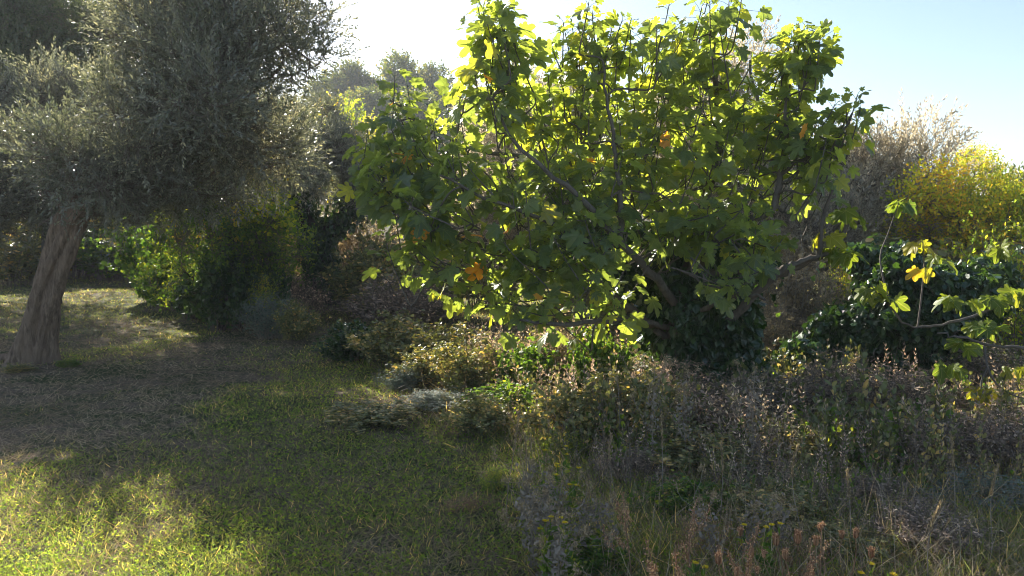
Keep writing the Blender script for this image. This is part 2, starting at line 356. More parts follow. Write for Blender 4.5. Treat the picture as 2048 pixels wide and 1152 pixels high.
def in_clumps(clumps, n, shell=.35, seed=0, gap=.0, gscale=.5):
    """sample points in a list of ellipsoids (centre, radii, weight); returns points, outward, clump index"""
    r = np.random.default_rng(seed)
    w = np.array([c[2]*np.prod(c[1])**(2/3) for c in clumps]); w /= w.sum()
    out = []; need = n
    P_, O_, I_ = [], [], []
    while need > 0:
        k = max(need*2, 64); idx = r.choice(len(clumps), k, p=w)
        d = nrm(r.normal(size=(k, 3))); rad = r.uniform(0, 1, k)**shell
        C = np.array([c[0] for c in clumps])[idx]; S = np.array([c[1] for c in clumps])[idx]
        p = C + d*rad[:, None]*S
        if gap > 0:
            keep = vnoise(p+50, gscale, seed+5)*.65 + vnoise(p+20, gscale*.45, seed+9)*.35 > gap + .12*(rad > .85)
            p, d, idx, S = p[keep], d[keep], idx[keep], S[keep]
        P_.append(p); O_.append(nrm(d/S)); I_.append(idx); need -= len(p)
    return np.concatenate(P_)[:n], np.concatenate(O_)[:n], np.concatenate(I_)[:n]

def leafy_tree(name, label, cat, base, trunk, trad, limbs, clumps, n_sprig, sprigs, mats, group=None, seed=0, gap=.3, gscale=.6,
               n_sub=120, up=.45, spr=(.8, 1.25), bark='olive_bark', trunk_sides=14, flute=.12, r_sub=.022, shell=.4, rough=.7, droop_low=.4, twigs=True, ymin=None):
    """trunk/limbs = world polylines; children: trunk, branch..., crown"""
    base = np.asarray(base, float); r = np.random.default_rng(seed)
    root = empty(name, base, label, cat, group)
    g = Geo(); n = 110; pth = smooth_path(trunk, n) - base; rd = smooth_path(np.asarray(trad, float)[:, None], n)[:, 0]
    th = np.linspace(0, 2*np.pi, trunk_sides, endpoint=False)
    t = nrm(np.gradient(pth, axis=0)); a = nrm(np.cross(t, np.array([0, 1, 0.]))); b = np.cross(t, a)
    zz = np.linspace(0, 1, n)[:, None]
    mod = 1 + flute*np.sin(3*th[None]+zz*4+seed) + flute*.7*np.sin(5*th[None]-zz*6+1.3*seed) + flute*.9*(vnoise(np.c_[np.tile(np.cos(th)*2, n), np.tile(np.sin(th)*2, n), np.repeat(zz[:, 0]*9, trunk_sides)], .7, seed).reshape(n, -1)-.5)
    nx = np.c_[np.tile(np.cos(th)*2, n), np.tile(np.sin(th)*2, n), np.repeat(zz[:, 0], trunk_sides)]
    mod += flute*1.1*(vnoise(nx*[2.6, 2.6, 9], 1., seed+3).reshape(n, -1)-.5) + flute*.8*(vnoise(nx*[6, 6, 14], 1., seed+4).reshape(n, -1)-.5)
    mod += flute*2.6*np.exp(-zz*16)*np.maximum(0, np.sin(4*th[None]+.7+seed)) + flute*1.2*np.exp(-((zz-.38)/.05)**2)*np.exp(-((th[None]-4.1)/.7)**2)
    rr = rd[:, None]*mod
    V = pth[:, None] + (a[:, None]*np.cos(th)[None, :, None] + b[:, None]*np.sin(th)[None, :, None])*rr[..., None]
    i = np.arange(n-1)[:, None]; j = np.arange(trunk_sides)[None]; j2 = (j+1) % trunk_sides
    g.add(V, np.stack([i*trunk_sides+j, i*trunk_sides+j2, (i+1)*trunk_sides+j2, (i+1)*trunk_sides+j], -1).reshape(-1, 4))
    obj('trunk', g.mesh('trunk', [M[bark]], True), root)
    nodes = []; dirs = []
    for pl, r0, r1 in limbs:
        g = Geo(); q = smooth_path(pl, 16) - base; q[1:] += (r.normal(0, 1, (15, 3))*.012)
        tubes(g, q[None], (np.linspace(1, 0, 16)**.8*(r0-r1)+r1)[None], 8)
        obj('branch', g.mesh('branch', [M[bark]], True), root)
        nodes.append(q[3:]); dirs.append(nrm(np.gradient(q, axis=0))[3:])
    if not nodes: nodes = [pth[-8:]]; dirs = [t[-8:]]
    nodes = np.vstack(nodes); dirs = np.vstack(dirs)
    cl = [(np.asarray(c[0])-base, np.asarray(c[1]), c[2] if len(c) > 2 else 1) for c in clumps]
    g = Geo()
    sub, so_, _ = in_clumps(cl, n_sub, .6, seed+1)
    C, Rr, NN = grow(nodes, dirs, sub, nrm(so_*.6 + np.array([0, 0, .5])), 6, r_sub, .005)
    tubes(g, C, Rr, 5, mat=1)
    p, o, idx = in_clumps(cl, n_sprig, shell, seed+2, gap, gscale)
    zc = np.array([c[0][2] for c in cl])[idx]
    d = o*.55 + np.array([0, 0, up]) + r.normal(0, .45, p.shape); low = np.clip((zc-p[:, 2])*1.5, 0, 1)[:, None]
    d = d + low*np.array([0, 0, -droop_low*1.6])
    if twigs:
        k = NN; step = 2000
        near = np.concatenate([k[np.argmin(((p[s:s+step, None]-k[None])**2).sum(-1), 1)] for s in range(0, len(p), step)])
        v = p-near; ok = (np.linalg.norm(v, axis=1) < .75)
        cc = bez(near[ok], p[ok], v[ok]+np.array([0, 0, .1]), d[ok], 4)
        tubes(g, cc, np.linspace(.004, .002, 4)[None], 3, mat=1)
    R = frames(d, r.uniform(-np.pi, np.pi, len(p))); s = r.uniform(*spr, len(p))
    tone = np.clip(.5 + (vnoise(p+9, .9, seed+3)-.5)*rough + r.normal(0, .10, len(p)), 0, 1)
    which = r.integers(0, len(sprigs), len(p))
    for k, sp in enumerate(sprigs):
        m_ = which == k; scatter(g, sp, p[m_], R[m_], s[m_], tone[m_])
    obj('crown', g.mesh('crown', [M[mats], M['twig']]), root)
    return root

def E(u, v, d, ru, rv, rd, w=1.):
    """ellipsoid given by centre pixel, depth, radii in pixels (u,v) at that depth and metres in depth"""
    return (P(u, v, d), np.array([ru*d/FPX, rd, rv*d/FPX]), w)

# ------------------------------------------------------------------ near olive tree at left
OS = [sprig_template(k, n=10, L=.38, leaf=.062, ang=.6, wid=1.6) for k in range(5)]
D = 9.8
def near_olive():
    b = P(66, 735, D); b[2] = gz(b[0], b[1]) + .0
    tr = [b+[0, 0, -.15], P(66, 722, D), P(78, 650, D), P(98, 570, D), P(125, 500, D), P(150, 440, D), P(172, 405, D)]
    rad = [.40, .255, .172, .162, .158, .15, .125]
    limbs = [([P(150, 440, D), P(188, 405, D+.1), P(260, 330, D+.4), P(360, 230, D+.6), P(470, 110, D+.4)], .09, .02),
             ([P(150, 450, D), P(150, 380, D+.2), P(130, 310, D+.9), P(110, 250, D+1.7), P(60, 200, D+2.4)], .13, .03),
             ([P(165, 425, D), P(215, 330, D+.5), P(280, 200, D+.9), P(320, 60, D+1.0)], .11, .03),
             ([P(165, 425, D), P(250, 410, D+.6), P(380, 370, D+1.2), P(500, 300, D+1.6)], .075, .02),
             ([P(150, 440, D), P(90, 385, D+.7), P(-60, 350, D+1.0), P(-220, 290, D+1.2)], .07, .03),
             ([P(250, 330, D+.3), P(380, 290, D+.1), P(520, 170, D), P(600, 90, D)], .035, .01), ([P(600, 90, D), P(630, 60, D), P(655, 10, D)], .012, .006), ([P(560, 150, D), P(620, 140, D-.1), P(665, 90, D-.1)], .012, .005)]
    cl = [E(430, 120, D-.2, 170, 135, 1.0, 1.25), E(345, 50, D+.8, 145, 140, 1.1, 1.1), E(400, 190, D-1.2, 120, 90, .4, .6), E(500, 240, D+.2, 120, 110, .9, 1.1),
          E(330, 250, D+.3, 170, 120, 1.1, 1.3), E(190, 310, D-.3, 150, 95, .9, 1.2), E(390, 350, D+.9, 130, 80, .9, 1.),
          E(60, 350, D+.7, 150, 95, .7, 1.2), E(-120, 360, D+.3, 170, 110, 1.0, .9), E(120, 210, 12.3, 120, 80, .7, .75),
          E(-80, 220, 12.2, 140, 90, .8, .6), E(560, 70, D-.3, 62, 85, .5, .8), E(610, 130, D-.2, 55, 45, .3, .5), E(20, 425, D+.6, 75, 50, .5, .6), E(-50, 430, D+.5, 80, 70, .6, .8),
          E(240, 420, D+.3, 90, 40, .5, .45), E(500, 20, D+.2, 120, 90, .9, .9), E(640, 55, D, 30, 60, .2, .5), E(650, 110, D, 35, 30, .2, .4), E(560, 300, D+.6, 90, 70, .6, .6), E(330, 370, D+.2, 150, 60, .6, .8), E(230, 370, D-.5, 110, 55, .5, .6), E(50, 440, D-.2, 55, 38, .25, .3), E(290, 425, D, 110, 35, .4, .4)]
    return leafy_tree('olive_tree', 'big old olive tree with a leaning fluted trunk filling the upper left', 'olive tree', b, tr, rad, limbs, cl, 9800, OS, 'olive_leaf',
                      seed=3, gap=.43, gscale=.38, n_sub=300, trunk_sides=96, flute=.20, up=.5, shell=.5, rough=.9)
near_olive()

# ------------------------------------------------------------------ fig tree
def fig_tree():
    b = P(1345, 815, 7.6); b[2] = gz(b[0], b[1])
    root = empty('fig_tree', b, 'large multi-stemmed fig tree with big lobed leaves glowing against the sun', 'fig tree')
    d = 7.5
    limbs = [([b+[0, 0, -.1], P(1350, 700, 7.6), P(1380, 560, 7.6), P(1400, 430, 7.7)], .12, .07),
             ([P(1370, 640, 7.5), P(1325, 570, 7.2), P(1285, 530, 7.0), P(1240, 485, 6.9), P(1165, 400, 6.8), P(1105, 350, 6.8), P(1030, 280, 6.8), P(985, 200, 6.9)], .045, .008),
             ([P(1240, 485, 6.9), P(1190, 490, 6.8), P(1090, 440, 6.7), P(980, 400, 6.7), P(880, 350, 6.8)], .026, .009),
             ([P(1240, 485, 6.9), P(1238, 380, 7.0), P(1225, 260, 7.1), P(1205, 120, 7.2)], .03, .009),
             ([P(1400, 440, 7.7), P(1430, 330, 7.7), P(1432, 200, 7.7), P(1425, 60, 7.7)], .05, .012),
             ([P(1390, 500, 7.6), P(1300, 400, 7.9), P(1180, 300, 8.1), P(1090, 170, 8.2)], .05, .012),
             ([P(1380, 560, 7.6), P(1440, 470, 7.3), P(1540, 420, 7.2), P(1565, 330, 7.2), P(1572, 200, 7.3)], .05, .011),
             ([P(1560, 350, 7.2), P(1620, 310, 7.1), P(1680, 270, 7.0), P(1705, 225, 7.0)], .018, .007),
             ([P(1390, 520, 7.6), P(1490, 400, 8.2), P(1520, 260, 8.4), P(1500, 120, 8.4)], .045, .012),
             ([P(1360, 660, 7.6), P(1250, 640, 7.1), P(1120, 650, 6.6), P(1040, 640, 6.4)], .032, .009),
             ([P(1350, 690, 7.6), P(1180, 560, 7.4), P(1020, 510, 7.3), P(900, 470, 7.2), P(820, 440, 7.2)], .04, .009),
             ([P(1350, 640, 7.6), P(1440, 600, 7.0), P(1500, 590, 6.6), P(1530, 600, 6.4)], .03, .008),
             ([P(1390, 560, 7.6), P(1480, 540, 7.4), P(1560, 545, 7.3), P(1620, 520, 7.2), P(1668, 508, 7.2)], .06, .022),
             ([P(1300, 400, 7.9), P(1150, 330, 8.2), P(960, 300, 8.3), P(850, 250, 8.3), P(780, 200, 8.3)], .03, .008)]
    nodes = []; dirs = []; r = np.random.default_rng(5)
    for i, (pl, r0, r1) in enumerate(limbs):
        g = Geo(); q = smooth_path(pl, 18) - b; q[2:-1] += r.normal(0, 1, (15, 3))*.010
        tubes(g, q[None], (np.linspace(1, 0, 18)**.8*(r0-r1)+r1)[None], 8)
        obj('trunk' if i == 0 else 'branch', g.mesh('branch', [M['fig_bark']], True), root)
        if i: nodes.append(q[3:]); dirs.append(nrm(np.gradient(q, axis=0))[3:])
        else: nodes.append(q[12:]); dirs.append(nrm(np.gradient(q, axis=0))[12:])
    nodes = np.vstack(nodes); dirs = np.vstack(dirs)
    # shoot tips: (u, v, depth, ru, rv, rdepth, count)
    tips = [(985, 75, 7.0, 55, 70, .45, 15), (1010, 20, 7.1, 45, 30, .3, 6), (985, 170, 7.1, 80, 60, .6, 14), (1215, 60, 7.3, 70, 60, .6, 14), (1120, 50, 7.6, 25, 40, .3, 3),
            (1330, 70, 7.5, 110, 80, .8, 24), (1445, 50, 7.6, 75, 75, .7, 15), (1590, 100, 7.3, 45, 50, .4, 15), (1615, 75, 7.2, 25, 30, .3, 5), (1560, 200, 7.5, 80, 80, .7, 18),
            (1700, 215, 7.0, 40, 32, .25, 9), (1650, 270, 7.0, 45, 40, .3, 6), (1400, 200, 7.7, 140, 90, 1.0, 34), (1230, 190, 7.6, 120, 90, 1.0, 28), (1100, 240, 7.3, 100, 80, .9, 20),
            (775, 175, 8.2, 40, 40, .3, 5), (870, 230, 7.9, 70, 60, .6, 9), (765, 290, 7.5, 45, 60, .4, 8), (780, 360, 7.2, 60, 50, .5, 12), (745, 330, 7.2, 35, 50, .3, 6), (770, 250, 7.6, 45, 40, .3, 6), (830, 300, 7.3, 60, 50, .5, 8), (950, 320, 7.2, 100, 70, .8, 18),
            (860, 410, 7.0, 80, 60, .6, 15), (1080, 380, 7.0, 110, 80, .8, 24), (1280, 330, 7.4, 130, 90, 1.0, 30), (1480, 320, 7.5, 110, 80, .9, 20),
            (1010, 480, 6.9, 100, 60, .7, 20), (820, 490, 7.0, 50, 45, .4, 8), (880, 520, 6.9, 60, 40, .4, 8), (1150, 500, 6.7, 90, 70, .5, 18), (1350, 440, 7.0, 120, 50, .6, 16), (950, 560, 6.9, 60, 45, .4, 6),
            (1080, 600, 6.6, 110, 50, .5, 14), (1240, 600, 6.7, 60, 40, .3, 5), (1530, 480, 6.9, 70, 45, .4, 8), (1500, 570, 6.5, 60, 45, .3, 7), (1640, 340, 7.1, 60, 45, .4, 5),
            (1590, 260, 7.4, 70, 60, .6, 8), (1065, 180, 7.3, 40, 60, .4, 7), (1120, 130, 7.4, 45, 40, .4, 5), (1290, 260, 7.1, 110, 60, .4, 8), (1450, 420, 7.0, 90, 50, .4, 8)]
    T = []; O = []
    for (u, v, dd, ru, rv, rz, n) in tips:
        n = max(3, int(n*.84)); c, s, _ = E(u, v, dd, ru, rv, rz*.6)
        q = nrm(r.normal(size=(n, 3)))*(r.uniform(0, 1, n)**.33)[:, None]
        T.append(c + q*s); O.append(q)
    T = np.vstack(T)-b; O = np.vstack(O); cen = P(1270, 420, 7.5)-b
    out = nrm(T-cen); L = r.uniform(.25, .6, len(T))
    hi = np.clip((T[:, 2]-1.2)/1.6, 0, 1)[:, None]
    dirS = nrm(out*(.75-.35*hi) + np.array([0, 0, 1.])*(.3+.65*hi) + r.normal(0, .28, T.shape))
    B = T - dirS*L[:, None]
    g = Geo()
    C, Rr, NN = grow(nodes, dirs, B, dirS, 7, .017, .0065)
    tubes(g, C, Rr, 5, mat=1)
    # shoots
    bend = nrm(dirS + np.array([0, 0, .35]))
    S = bez(B, T, dirS, bend, 6); tubes(g, S, np.linspace(.0075, .0045, 6)[None], 5, mat=1)
    # leaves along the shoots
    pos = []; dr = []; sz = []; rn = []; up = []
    for i in range(len(T)):
        n = r.integers(7, 12); t = 1 - np.linspace(0, 1, n)**1.1*.62*min(1, .42/L[i]); ph = r.uniform(0, 6.28) + np.arange(n)*2.4
        P0 = np.stack([np.interp(t, np.linspace(0, 1, 6), S[i][:, k]) for k in range(3)], 1)
        ax = bend[i]; x = nrm(np.cross(ax, [.2, .9, .1])); y = np.cross(ax, x)
        rad = x*np.cos(ph)[:, None] + y*np.sin(ph)[:, None]
        age = (1-t)*1.5                                          # 0 at the tip
        pet = rad*(.5+.5*np.clip(age*5, 0, 1))[:, None] + ax*(1.0-1.35*np.clip(age*1.6, 0, 1))[:, None]
        pet = nrm(pet + r.normal(0, .12, pet.shape)); pl = (.05+.11*np.clip(age*3, 0, 1))*r.uniform(.7, 1.3, n)
        Q = P0 + pet*pl[:, None]
        tubes(g, np.stack([P0, (P0+Q)/2+[0, 0, .008], Q], 1), np.array([[.0026, .002, .0018]]), 3, mat=2)
        ld = nrm(pet*.9 + rad*.35 + np.array([0, 0, -1.])*(.0+.60*np.clip(age*1.8, 0, 1))[:, None]*r.uniform(.2, 1.4, n)[:, None] + r.normal(0, .16, pet.shape))
        pos.append(Q); dr.append(ld); s = (.050+.072*np.clip(age*3, 0, 1))*r.uniform(.5, 1.3, n); sz.append(s)
        base = r.uniform(.1, .68); rn.append(np.clip(np.clip(base + r.normal(0, .18, n) + .10*hi[i], 0, .955) + (r.random(n) < .006)*.6, 0, 1))
    pos = np.vstack(pos); dr = np.vstack(dr); sz = np.concatenate(sz); rn = np.concatenate(rn)
    R = frames(dr, r.normal(0, .85, len(pos))); which = r.integers(0, 6, len(pos))
    for k in range(6):
        m_ = which == k; scatter(g, FIG[k], pos[m_], R[m_], sz[m_], rn[m_])
    obj('crown', g.mesh('fig_crown', [M['fig_leaf'], M['fig_bark'], M['green_leaf']], False), root)
    return root
fig_tree()

# ------------------------------------------------------------------ copies of trees and bushes
def copy_thing(root, loc, label, rz=0, s=1, group=None, cat=None):
    c = root.copy(); sc.collection.objects.link(c); c.location = loc; c.rotation_euler = (0, 0, rz)
    c.scale = (s, s, s) if np.isscalar(s) else s
    c['label'] = label
    if cat: c['category'] = cat
    if group: c['group'] = group
    for ch in root.children:
        k = ch.copy(); sc.collection.objects.link(k); k.parent = c
    return c
def gp(u, d, dz=0.):
    p = P(u, 480, d); return np.array([p[0], d, gz(p[0], d) + dz])

# ------------------------------------------------------------------ middle distance, left
OS2 = [sprig_template(10+k, n=8, L=.40, leaf=.085, ang=.65, wid=1.5) for k in range(4)]
OS3 = [sprig_template(20+k, n=6, L=.5, leaf=.15, ang=.7, tmpl=OVAL, wid=.9) for k in range(3)]
def ivy_olive():
    d = 18.5; b = gp(645, d)
    tr = [b-[0, 0, .1], P(643, 560, d), P(640, 520, d), P(632, 480, d)]
    limbs = [([P(634, 490, d), P(610, 430, d), P(590, 380, d), P(535, 352, d-.3)], .2, .12),
             ([P(634, 490, d), P(670, 450, d), P(705, 410, d+.2), P(735, 350, d+.4)], .2, .08),
             ([P(595, 390, d), P(610, 330, d), P(640, 260, d)], .12, .04)]
    cl = [E(620, 300, d, 90, 70, 1.1), E(560, 330, d, 80, 60, 1.), E(690, 320, d+.4, 70, 70, 1.), E(650, 240, d+.3, 70, 45, .9), E(730, 380, d+.3, 50, 60, .8), E(540, 280, d+.8, 80, 70, 1.), E(620, 400, d+1, 80, 60, .7, .5)]
    r = leafy_tree('olive_tree', 'grey-green olive with a dark ivy-wrapped forked trunk behind the lawn', 'olive tree', b, tr, [.42, .30, .27, .27], limbs, cl, 4200, OS2, 'olive_leaf', seed=11, gap=.36, gscale=.8, bark='dark_bark', n_sub=90, r_sub=.04)
    g = Geo(); q = np.random.default_rng(8); pts = []
    for pl, n in ((smooth_path(tr, 30), 3000), (smooth_path(limbs[0][0], 20), 900), (smooth_path(limbs[1][0], 20), 1500)):
        i = q.integers(0, len(pl), n); o = nrm(q.normal(size=(n, 3))*[1, 1, .3]); pts.append(np.c_[pl[i] + o*q.uniform(.2, .42, n)[:, None] + q.normal(0, .06, (n, 3)), o])
    pts = np.vstack(pts); R = frames(pts[:, 3:]*.3 + [0, 0, -1] + q.normal(0, .3, (len(pts), 3)), q.normal(0, .6, len(pts)))
    scatter(g, IVY, pts[:, :3]-b, R, q.uniform(.07, .12, len(pts)), q.random(len(pts)))
    obj('ivy', g.mesh('ivy', [M['ivy_leaf']]), r)
ivy_olive()

def simple_tree(name, label, cat, u, d, top, width, kind, n, sprigs, seed, bot=.35, group=None, gap=.34, bark='dark_bark', trunk_r=.16, lean=0, **kw):
    """a tree standing at pixel column u and depth d, crown top at photo row `top`, `width` metres across"""
    b = gp(u, d); H = P(u, top, d)[2] - b[2]; w = width/2; r = np.random.default_rng(seed)
    f = b + [lean, 0, H*bot]
    tr = [b-[0, 0, .1], b + [lean*.4, 0, H*bot*.5], f]
    cl = []
    m = 7
    for k in range(m):
        a = k*2.4 + seed; rr = w*.52*math.sqrt((k+.5)/m)*1.25; h = bot + (1-bot)*(.30 + .45*((k*.618+seed*.37) % 1))
        cl.append((b + [lean+math.cos(a)*rr, math.sin(a)*rr*.9, H*h], np.array([w*.5, w*.5, H*(1-bot)*.32])*r.uniform(.8, 1.15), 1))
    cl.append((b + [lean, 0, H*(.97-.25*(1-bot))], np.array([w*.45, w*.45, H*(1-bot)*.27]), 1))
    limbs = [([f, f*.5+c[0]*.5 + [0, 0, H*.03], c[0]], trunk_r*.5, trunk_r*.15) for c in cl[:5]]
    return leafy_tree(name, label, cat, b, tr, [trunk_r*1.5, trunk_r, trunk_r*.9], limbs, cl, n, sprigs, kind, group=group, seed=seed, gap=gap, bark=bark, trunk_sides=10, n_sub=kw.pop('n_sub', 70), **kw)

OV = [sprig_template(30+k, n=5, L=.38, leaf=.10, ang=.9, tmpl=OVAL) for k in range(3)]
YL = [sprig_template(40+k, n=4, L=.42, leaf=.13, ang=1., tmpl=ROUND) for k in range(3)]
OL = 'olives growing in the old grove behind'
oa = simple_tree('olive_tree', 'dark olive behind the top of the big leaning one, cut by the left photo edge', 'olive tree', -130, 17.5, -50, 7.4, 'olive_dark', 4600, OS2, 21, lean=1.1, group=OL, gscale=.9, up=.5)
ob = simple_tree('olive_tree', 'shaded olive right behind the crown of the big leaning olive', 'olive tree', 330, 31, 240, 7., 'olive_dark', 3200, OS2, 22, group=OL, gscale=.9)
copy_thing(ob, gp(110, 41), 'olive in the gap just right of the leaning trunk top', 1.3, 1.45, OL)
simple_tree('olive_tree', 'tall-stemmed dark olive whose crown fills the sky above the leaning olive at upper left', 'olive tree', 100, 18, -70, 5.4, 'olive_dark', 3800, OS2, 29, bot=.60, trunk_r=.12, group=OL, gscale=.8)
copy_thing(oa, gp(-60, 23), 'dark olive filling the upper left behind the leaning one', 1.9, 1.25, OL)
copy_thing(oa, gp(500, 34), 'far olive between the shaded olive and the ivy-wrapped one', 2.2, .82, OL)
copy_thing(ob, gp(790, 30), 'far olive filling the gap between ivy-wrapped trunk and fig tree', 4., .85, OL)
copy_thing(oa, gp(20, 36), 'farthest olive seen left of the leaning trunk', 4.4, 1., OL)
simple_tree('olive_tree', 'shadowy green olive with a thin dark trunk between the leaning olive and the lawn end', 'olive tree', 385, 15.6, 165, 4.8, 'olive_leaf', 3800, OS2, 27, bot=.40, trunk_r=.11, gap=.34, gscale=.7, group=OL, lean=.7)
simple_tree('plum_tree', 'small tree with sparse bright yellow leaves below the olive crown', 'tree', 470, 14.2, 325, 2.2, 'yellow_leaf', 380, YL, 23, bot=.42, trunk_r=.06, gap=.40, n_sub=50, r_sub=.012, spr=(.5, .8))
simple_tree('plum_tree', 'dark green leafy young tree under the yellow-leaved one', 'tree', 440, 14.0, 395, 3.1, 'green_leaf', 1300, OV, 24, bot=.15, trunk_r=.05, gap=.42, n_sub=60, r_sub=.012, spr=(.5, .9), group=None)
simple_tree('hazel_shrub', 'yellowing shrub on the skyline right of the ivy-wrapped olive', 'shrub', 690, 34, 216, 5., 'yellow_leaf', 1300, OS3, 25, bot=.3, gap=.3, spr=(.8, 1.3))

# ------------------------------------------------------------------ pale olives behind the fig, trees at right
OP = 'pale sunlit olives behind the fig tree'
op = simple_tree('olive_tree', 'pale silvery olive behind the middle of the fig crown', 'olive tree', 1130, 14.8, 140, 4.0, 'olive_pale', 3800, OS2, 31, group=OP, bot=.12, gap=.33, gscale=.7, up=.7)
oq = simple_tree('olive_tree', 'pale mauve-grey olive rising between the fig and the yellow tree', 'olive tree', 1700, 14.0, 262, 3.5, 'olive_pale', 4400, OS2, 32, group=OP, bot=.08, gap=.33, gscale=.6, up=.8)
copy_thing(op, gp(1000, 16), 'pale olive showing through the left side of the fig', 2., (.9, .9, .8), OP)
copy_thing(op, gp(1420, 15), 'tallest pale olive, its top showing beside the upright fig shoots', 4., (.85, .85, 1.14), OP)
copy_thing(oq, gp(1530, 16.5), 'pale olive low behind the right edge of the fig crown', 1., 1.1, OP)
yt = simple_tree('yellow_tree', 'bright yellow autumn tree beside the pale olive on the right', 'tree', 1985, 12.4, 348, 3.0, 'yellow_leaf', 3600, OV, 33, bot=.05, gap=.42, gscale=.6, spr=(.5, .9), r_sub=.015)
copy_thing(yt, gp(2130, 13.0), 'yellow tree at the right photo edge, half out of the picture', 2., (1., 1., .9))
simple_tree('oak_tree', 'tall thin see-through tree rising above the yellow tree', 'tree', 1945, 21, 278, 2.0, 'yellow_leaf', 620, OV, 34, bot=.45, gap=.42, gscale=.5, spr=(.5, .9), trunk_r=.07, r_sub=.02, n_sub=60)
simple_tree('oak_tree', 'distant pale tree low on the skyline at the right edge', 'tree', 2060, 26, 350, 4., 'far_leaf', 900, OS3, 35, bot=.3, gap=.38)
simple_tree('oak_tree', 'distant faint tree on the skyline left of the tall thin one', 'tree', 1850, 30, 372, 3.4, 'far_leaf', 700, OS3, 36, bot=.3, gap=.38)

# ------------------------------------------------------------------ far wooded hill
FS = [sprig_template(50+k, n=5, L=.9, leaf=.34, ang=.8, tmpl=OVAL, tw=.01) for k in range(3)]
def far_tree(label, u, d, top, w, seed, mat='far_leaf', name='hill_oak'):
    return simple_tree(name, label, 'tree', u, d, top, w, mat, 1500, FS, seed, bot=.12, gap=.25, gscale=1.6, group='trees on the far hill', trunk_r=.3, n_sub=30, spr=(.8, 1.3), twigs=False, r_sub=.08)
fa = far_tree('hazy oak with the highest top on the far hill', 790, 90, 118, 7., 41)
fb = far_tree('hazy oak on the left crest of the far hill', 715, 92, 128, 6.5, 42)
def on_hill(src, u, d, top, label, rz, k=1.):
    b = gp(u, d); H = P(u, top, d)[2]-b[2]; zs = [v for v in (src,)]
    h0 = src['h']; s = H/h0; return copy_thing(src, b, label, rz, (s*k, s*k, s), 'trees on the far hill')
for t_, u_, d_, top_ in ((fa, 790, 90, 118), (fb, 715, 92, 128)): t_['h'] = float(P(u_, top_, d_)[2]-gp(u_, d_)[2])
on_hill(fa, 845, 93, 135, 'hazy oak sloping down the right side of the far hill', 1.)
on_hill(fb, 655, 90, 158, 'hazy yellowish oak low on the left shoulder of the far hill', 2., 1.2)
on_hill(fb, 900, 95, 175, 'hazy oak behind the upper left fig shoots', 3.)
on_hill(fa, 755, 82, 180, 'dark shaded oak in front of the highest far oak', 3., 1.5)
on_hill(fb, 690, 78, 205, 'dark shaded oak below the left crest of the far hill', 5., 1.5)
on_hill(fa, 830, 78, 195, 'dark shaded oak below the right slope of the far hill', 6., 1.5)
on_hill(fb, 590, 84, 200, 'hazy oak at the left foot of the far hill behind olive twigs', .5, 1.3)
on_hill(fa, 960, 84, 220, 'hazy oak at the right foot of the far hill behind the fig', .8, 1.5)

# ------------------------------------------------------------------ ivy mounds
def ivy_mass(name, label, cat, b, clumps, n, seed, s=(.055, .10), mat='ivy_leaf', stump=None):
    root = empty(name, b, label, cat); r = np.random.default_rng(seed); g = Geo()
    cl = [(np.asarray(c[0])-b, np.asarray(c[1]), c[2]) for c in clumps]
    p, o, _ = in_clumps(cl, n, .22, seed, .22, .35)
    ok = p[:, 2] > -.1; p, o = p[ok], o[ok]
    p += (vnoise(p+7, .3, seed)[:, None]-.5)*o*.35
    R = frames(o*.4 + [0, 0, -.8] + r.normal(0, .4, p.shape), r.normal(0, .8, len(p)))
    scatter(g, IVY, p, R, r.uniform(*s, len(p)), np.clip(r.normal(.45, .25, len(p)), 0, 1))
    # trailing runners
    m = 60; i = r.integers(0, len(p), m); q = p[i]; e = q + o[i]*r.uniform(.15, .4, m)[:, None] + [0, 0, -.15]
    c = bez(q, e, o[i]+[0, 0, .5], o[i]*.3+[0, 0, -1.], 6); tubes(g, c, .003, 3, mat=1)
    lp = c[:, 1:].reshape(-1, 3); scatter(g, IVY, lp, frames(r.normal(0, 1, lp.shape)+[0, 0, -1], r.normal(0, 1, len(lp))), r.uniform(.05, .08, len(lp)), r.random(len(lp)))
    obj('foliage', g.mesh('ivy', [M[mat], M['twig']]), root)
    if stump:
        g = Geo(); tubes(g, [smooth_path(np.array(stump[0])-b, 14)], np.linspace(stump[1], stump[2], 14)[None], 12)
        obj('stem', g.mesh('stem', [M['dark_bark']], True), root)
    return root
b1 = gp(1400, 7.9)
ivy_mass('ivy_mound', 'dark ivy-smothered stump hidden behind the fig trunk', 'ivy', b1,
         [E(1390, 640, 7.75, 110, 130, .5, 1), E(1330, 500, 8.0, 130, 60, .45, 1), E(1240, 540, 8.1, 70, 60, .35, .9), E(1450, 520, 8.3, 80, 60, .4, .9), E(1390, 760, 7.6, 130, 70, .5, 1.1), E(1330, 690, 8.1, 60, 60, .35, .9), E(1170, 470, 8.2, 60, 40, .3, .7)], 15000, 61,
         stump=([b1, P(1390, 650, 8.2), P(1370, 520, 8.2)], .2, .12))
b2 = gp(1760, 8.8)
ivy_mass('ivy_mound', 'dark glossy ivy mound sloping down under the yellow fig leaves', 'ivy', b2,
         [E(1800, 570, 8.8, 100, 70, .5, 1), E(1890, 620, 8.7, 100, 90, .5, 1), E(1740, 670, 8.7, 120, 70, .5, 1), E(1640, 720, 8.6, 100, 55, .45, 1), E(1850, 730, 8.6, 120, 60, .5, 1), E(1970, 580, 9.0, 70, 60, .4, .7), E(1740, 520, 9.0, 60, 30, .3, .6), E(1720, 780, 8.5, 200, 50, .5, 1.1)], 16000, 62,
         stump=([b2, P(1800, 640, 8.8), P(1830, 560, 8.8)], .16, .08))

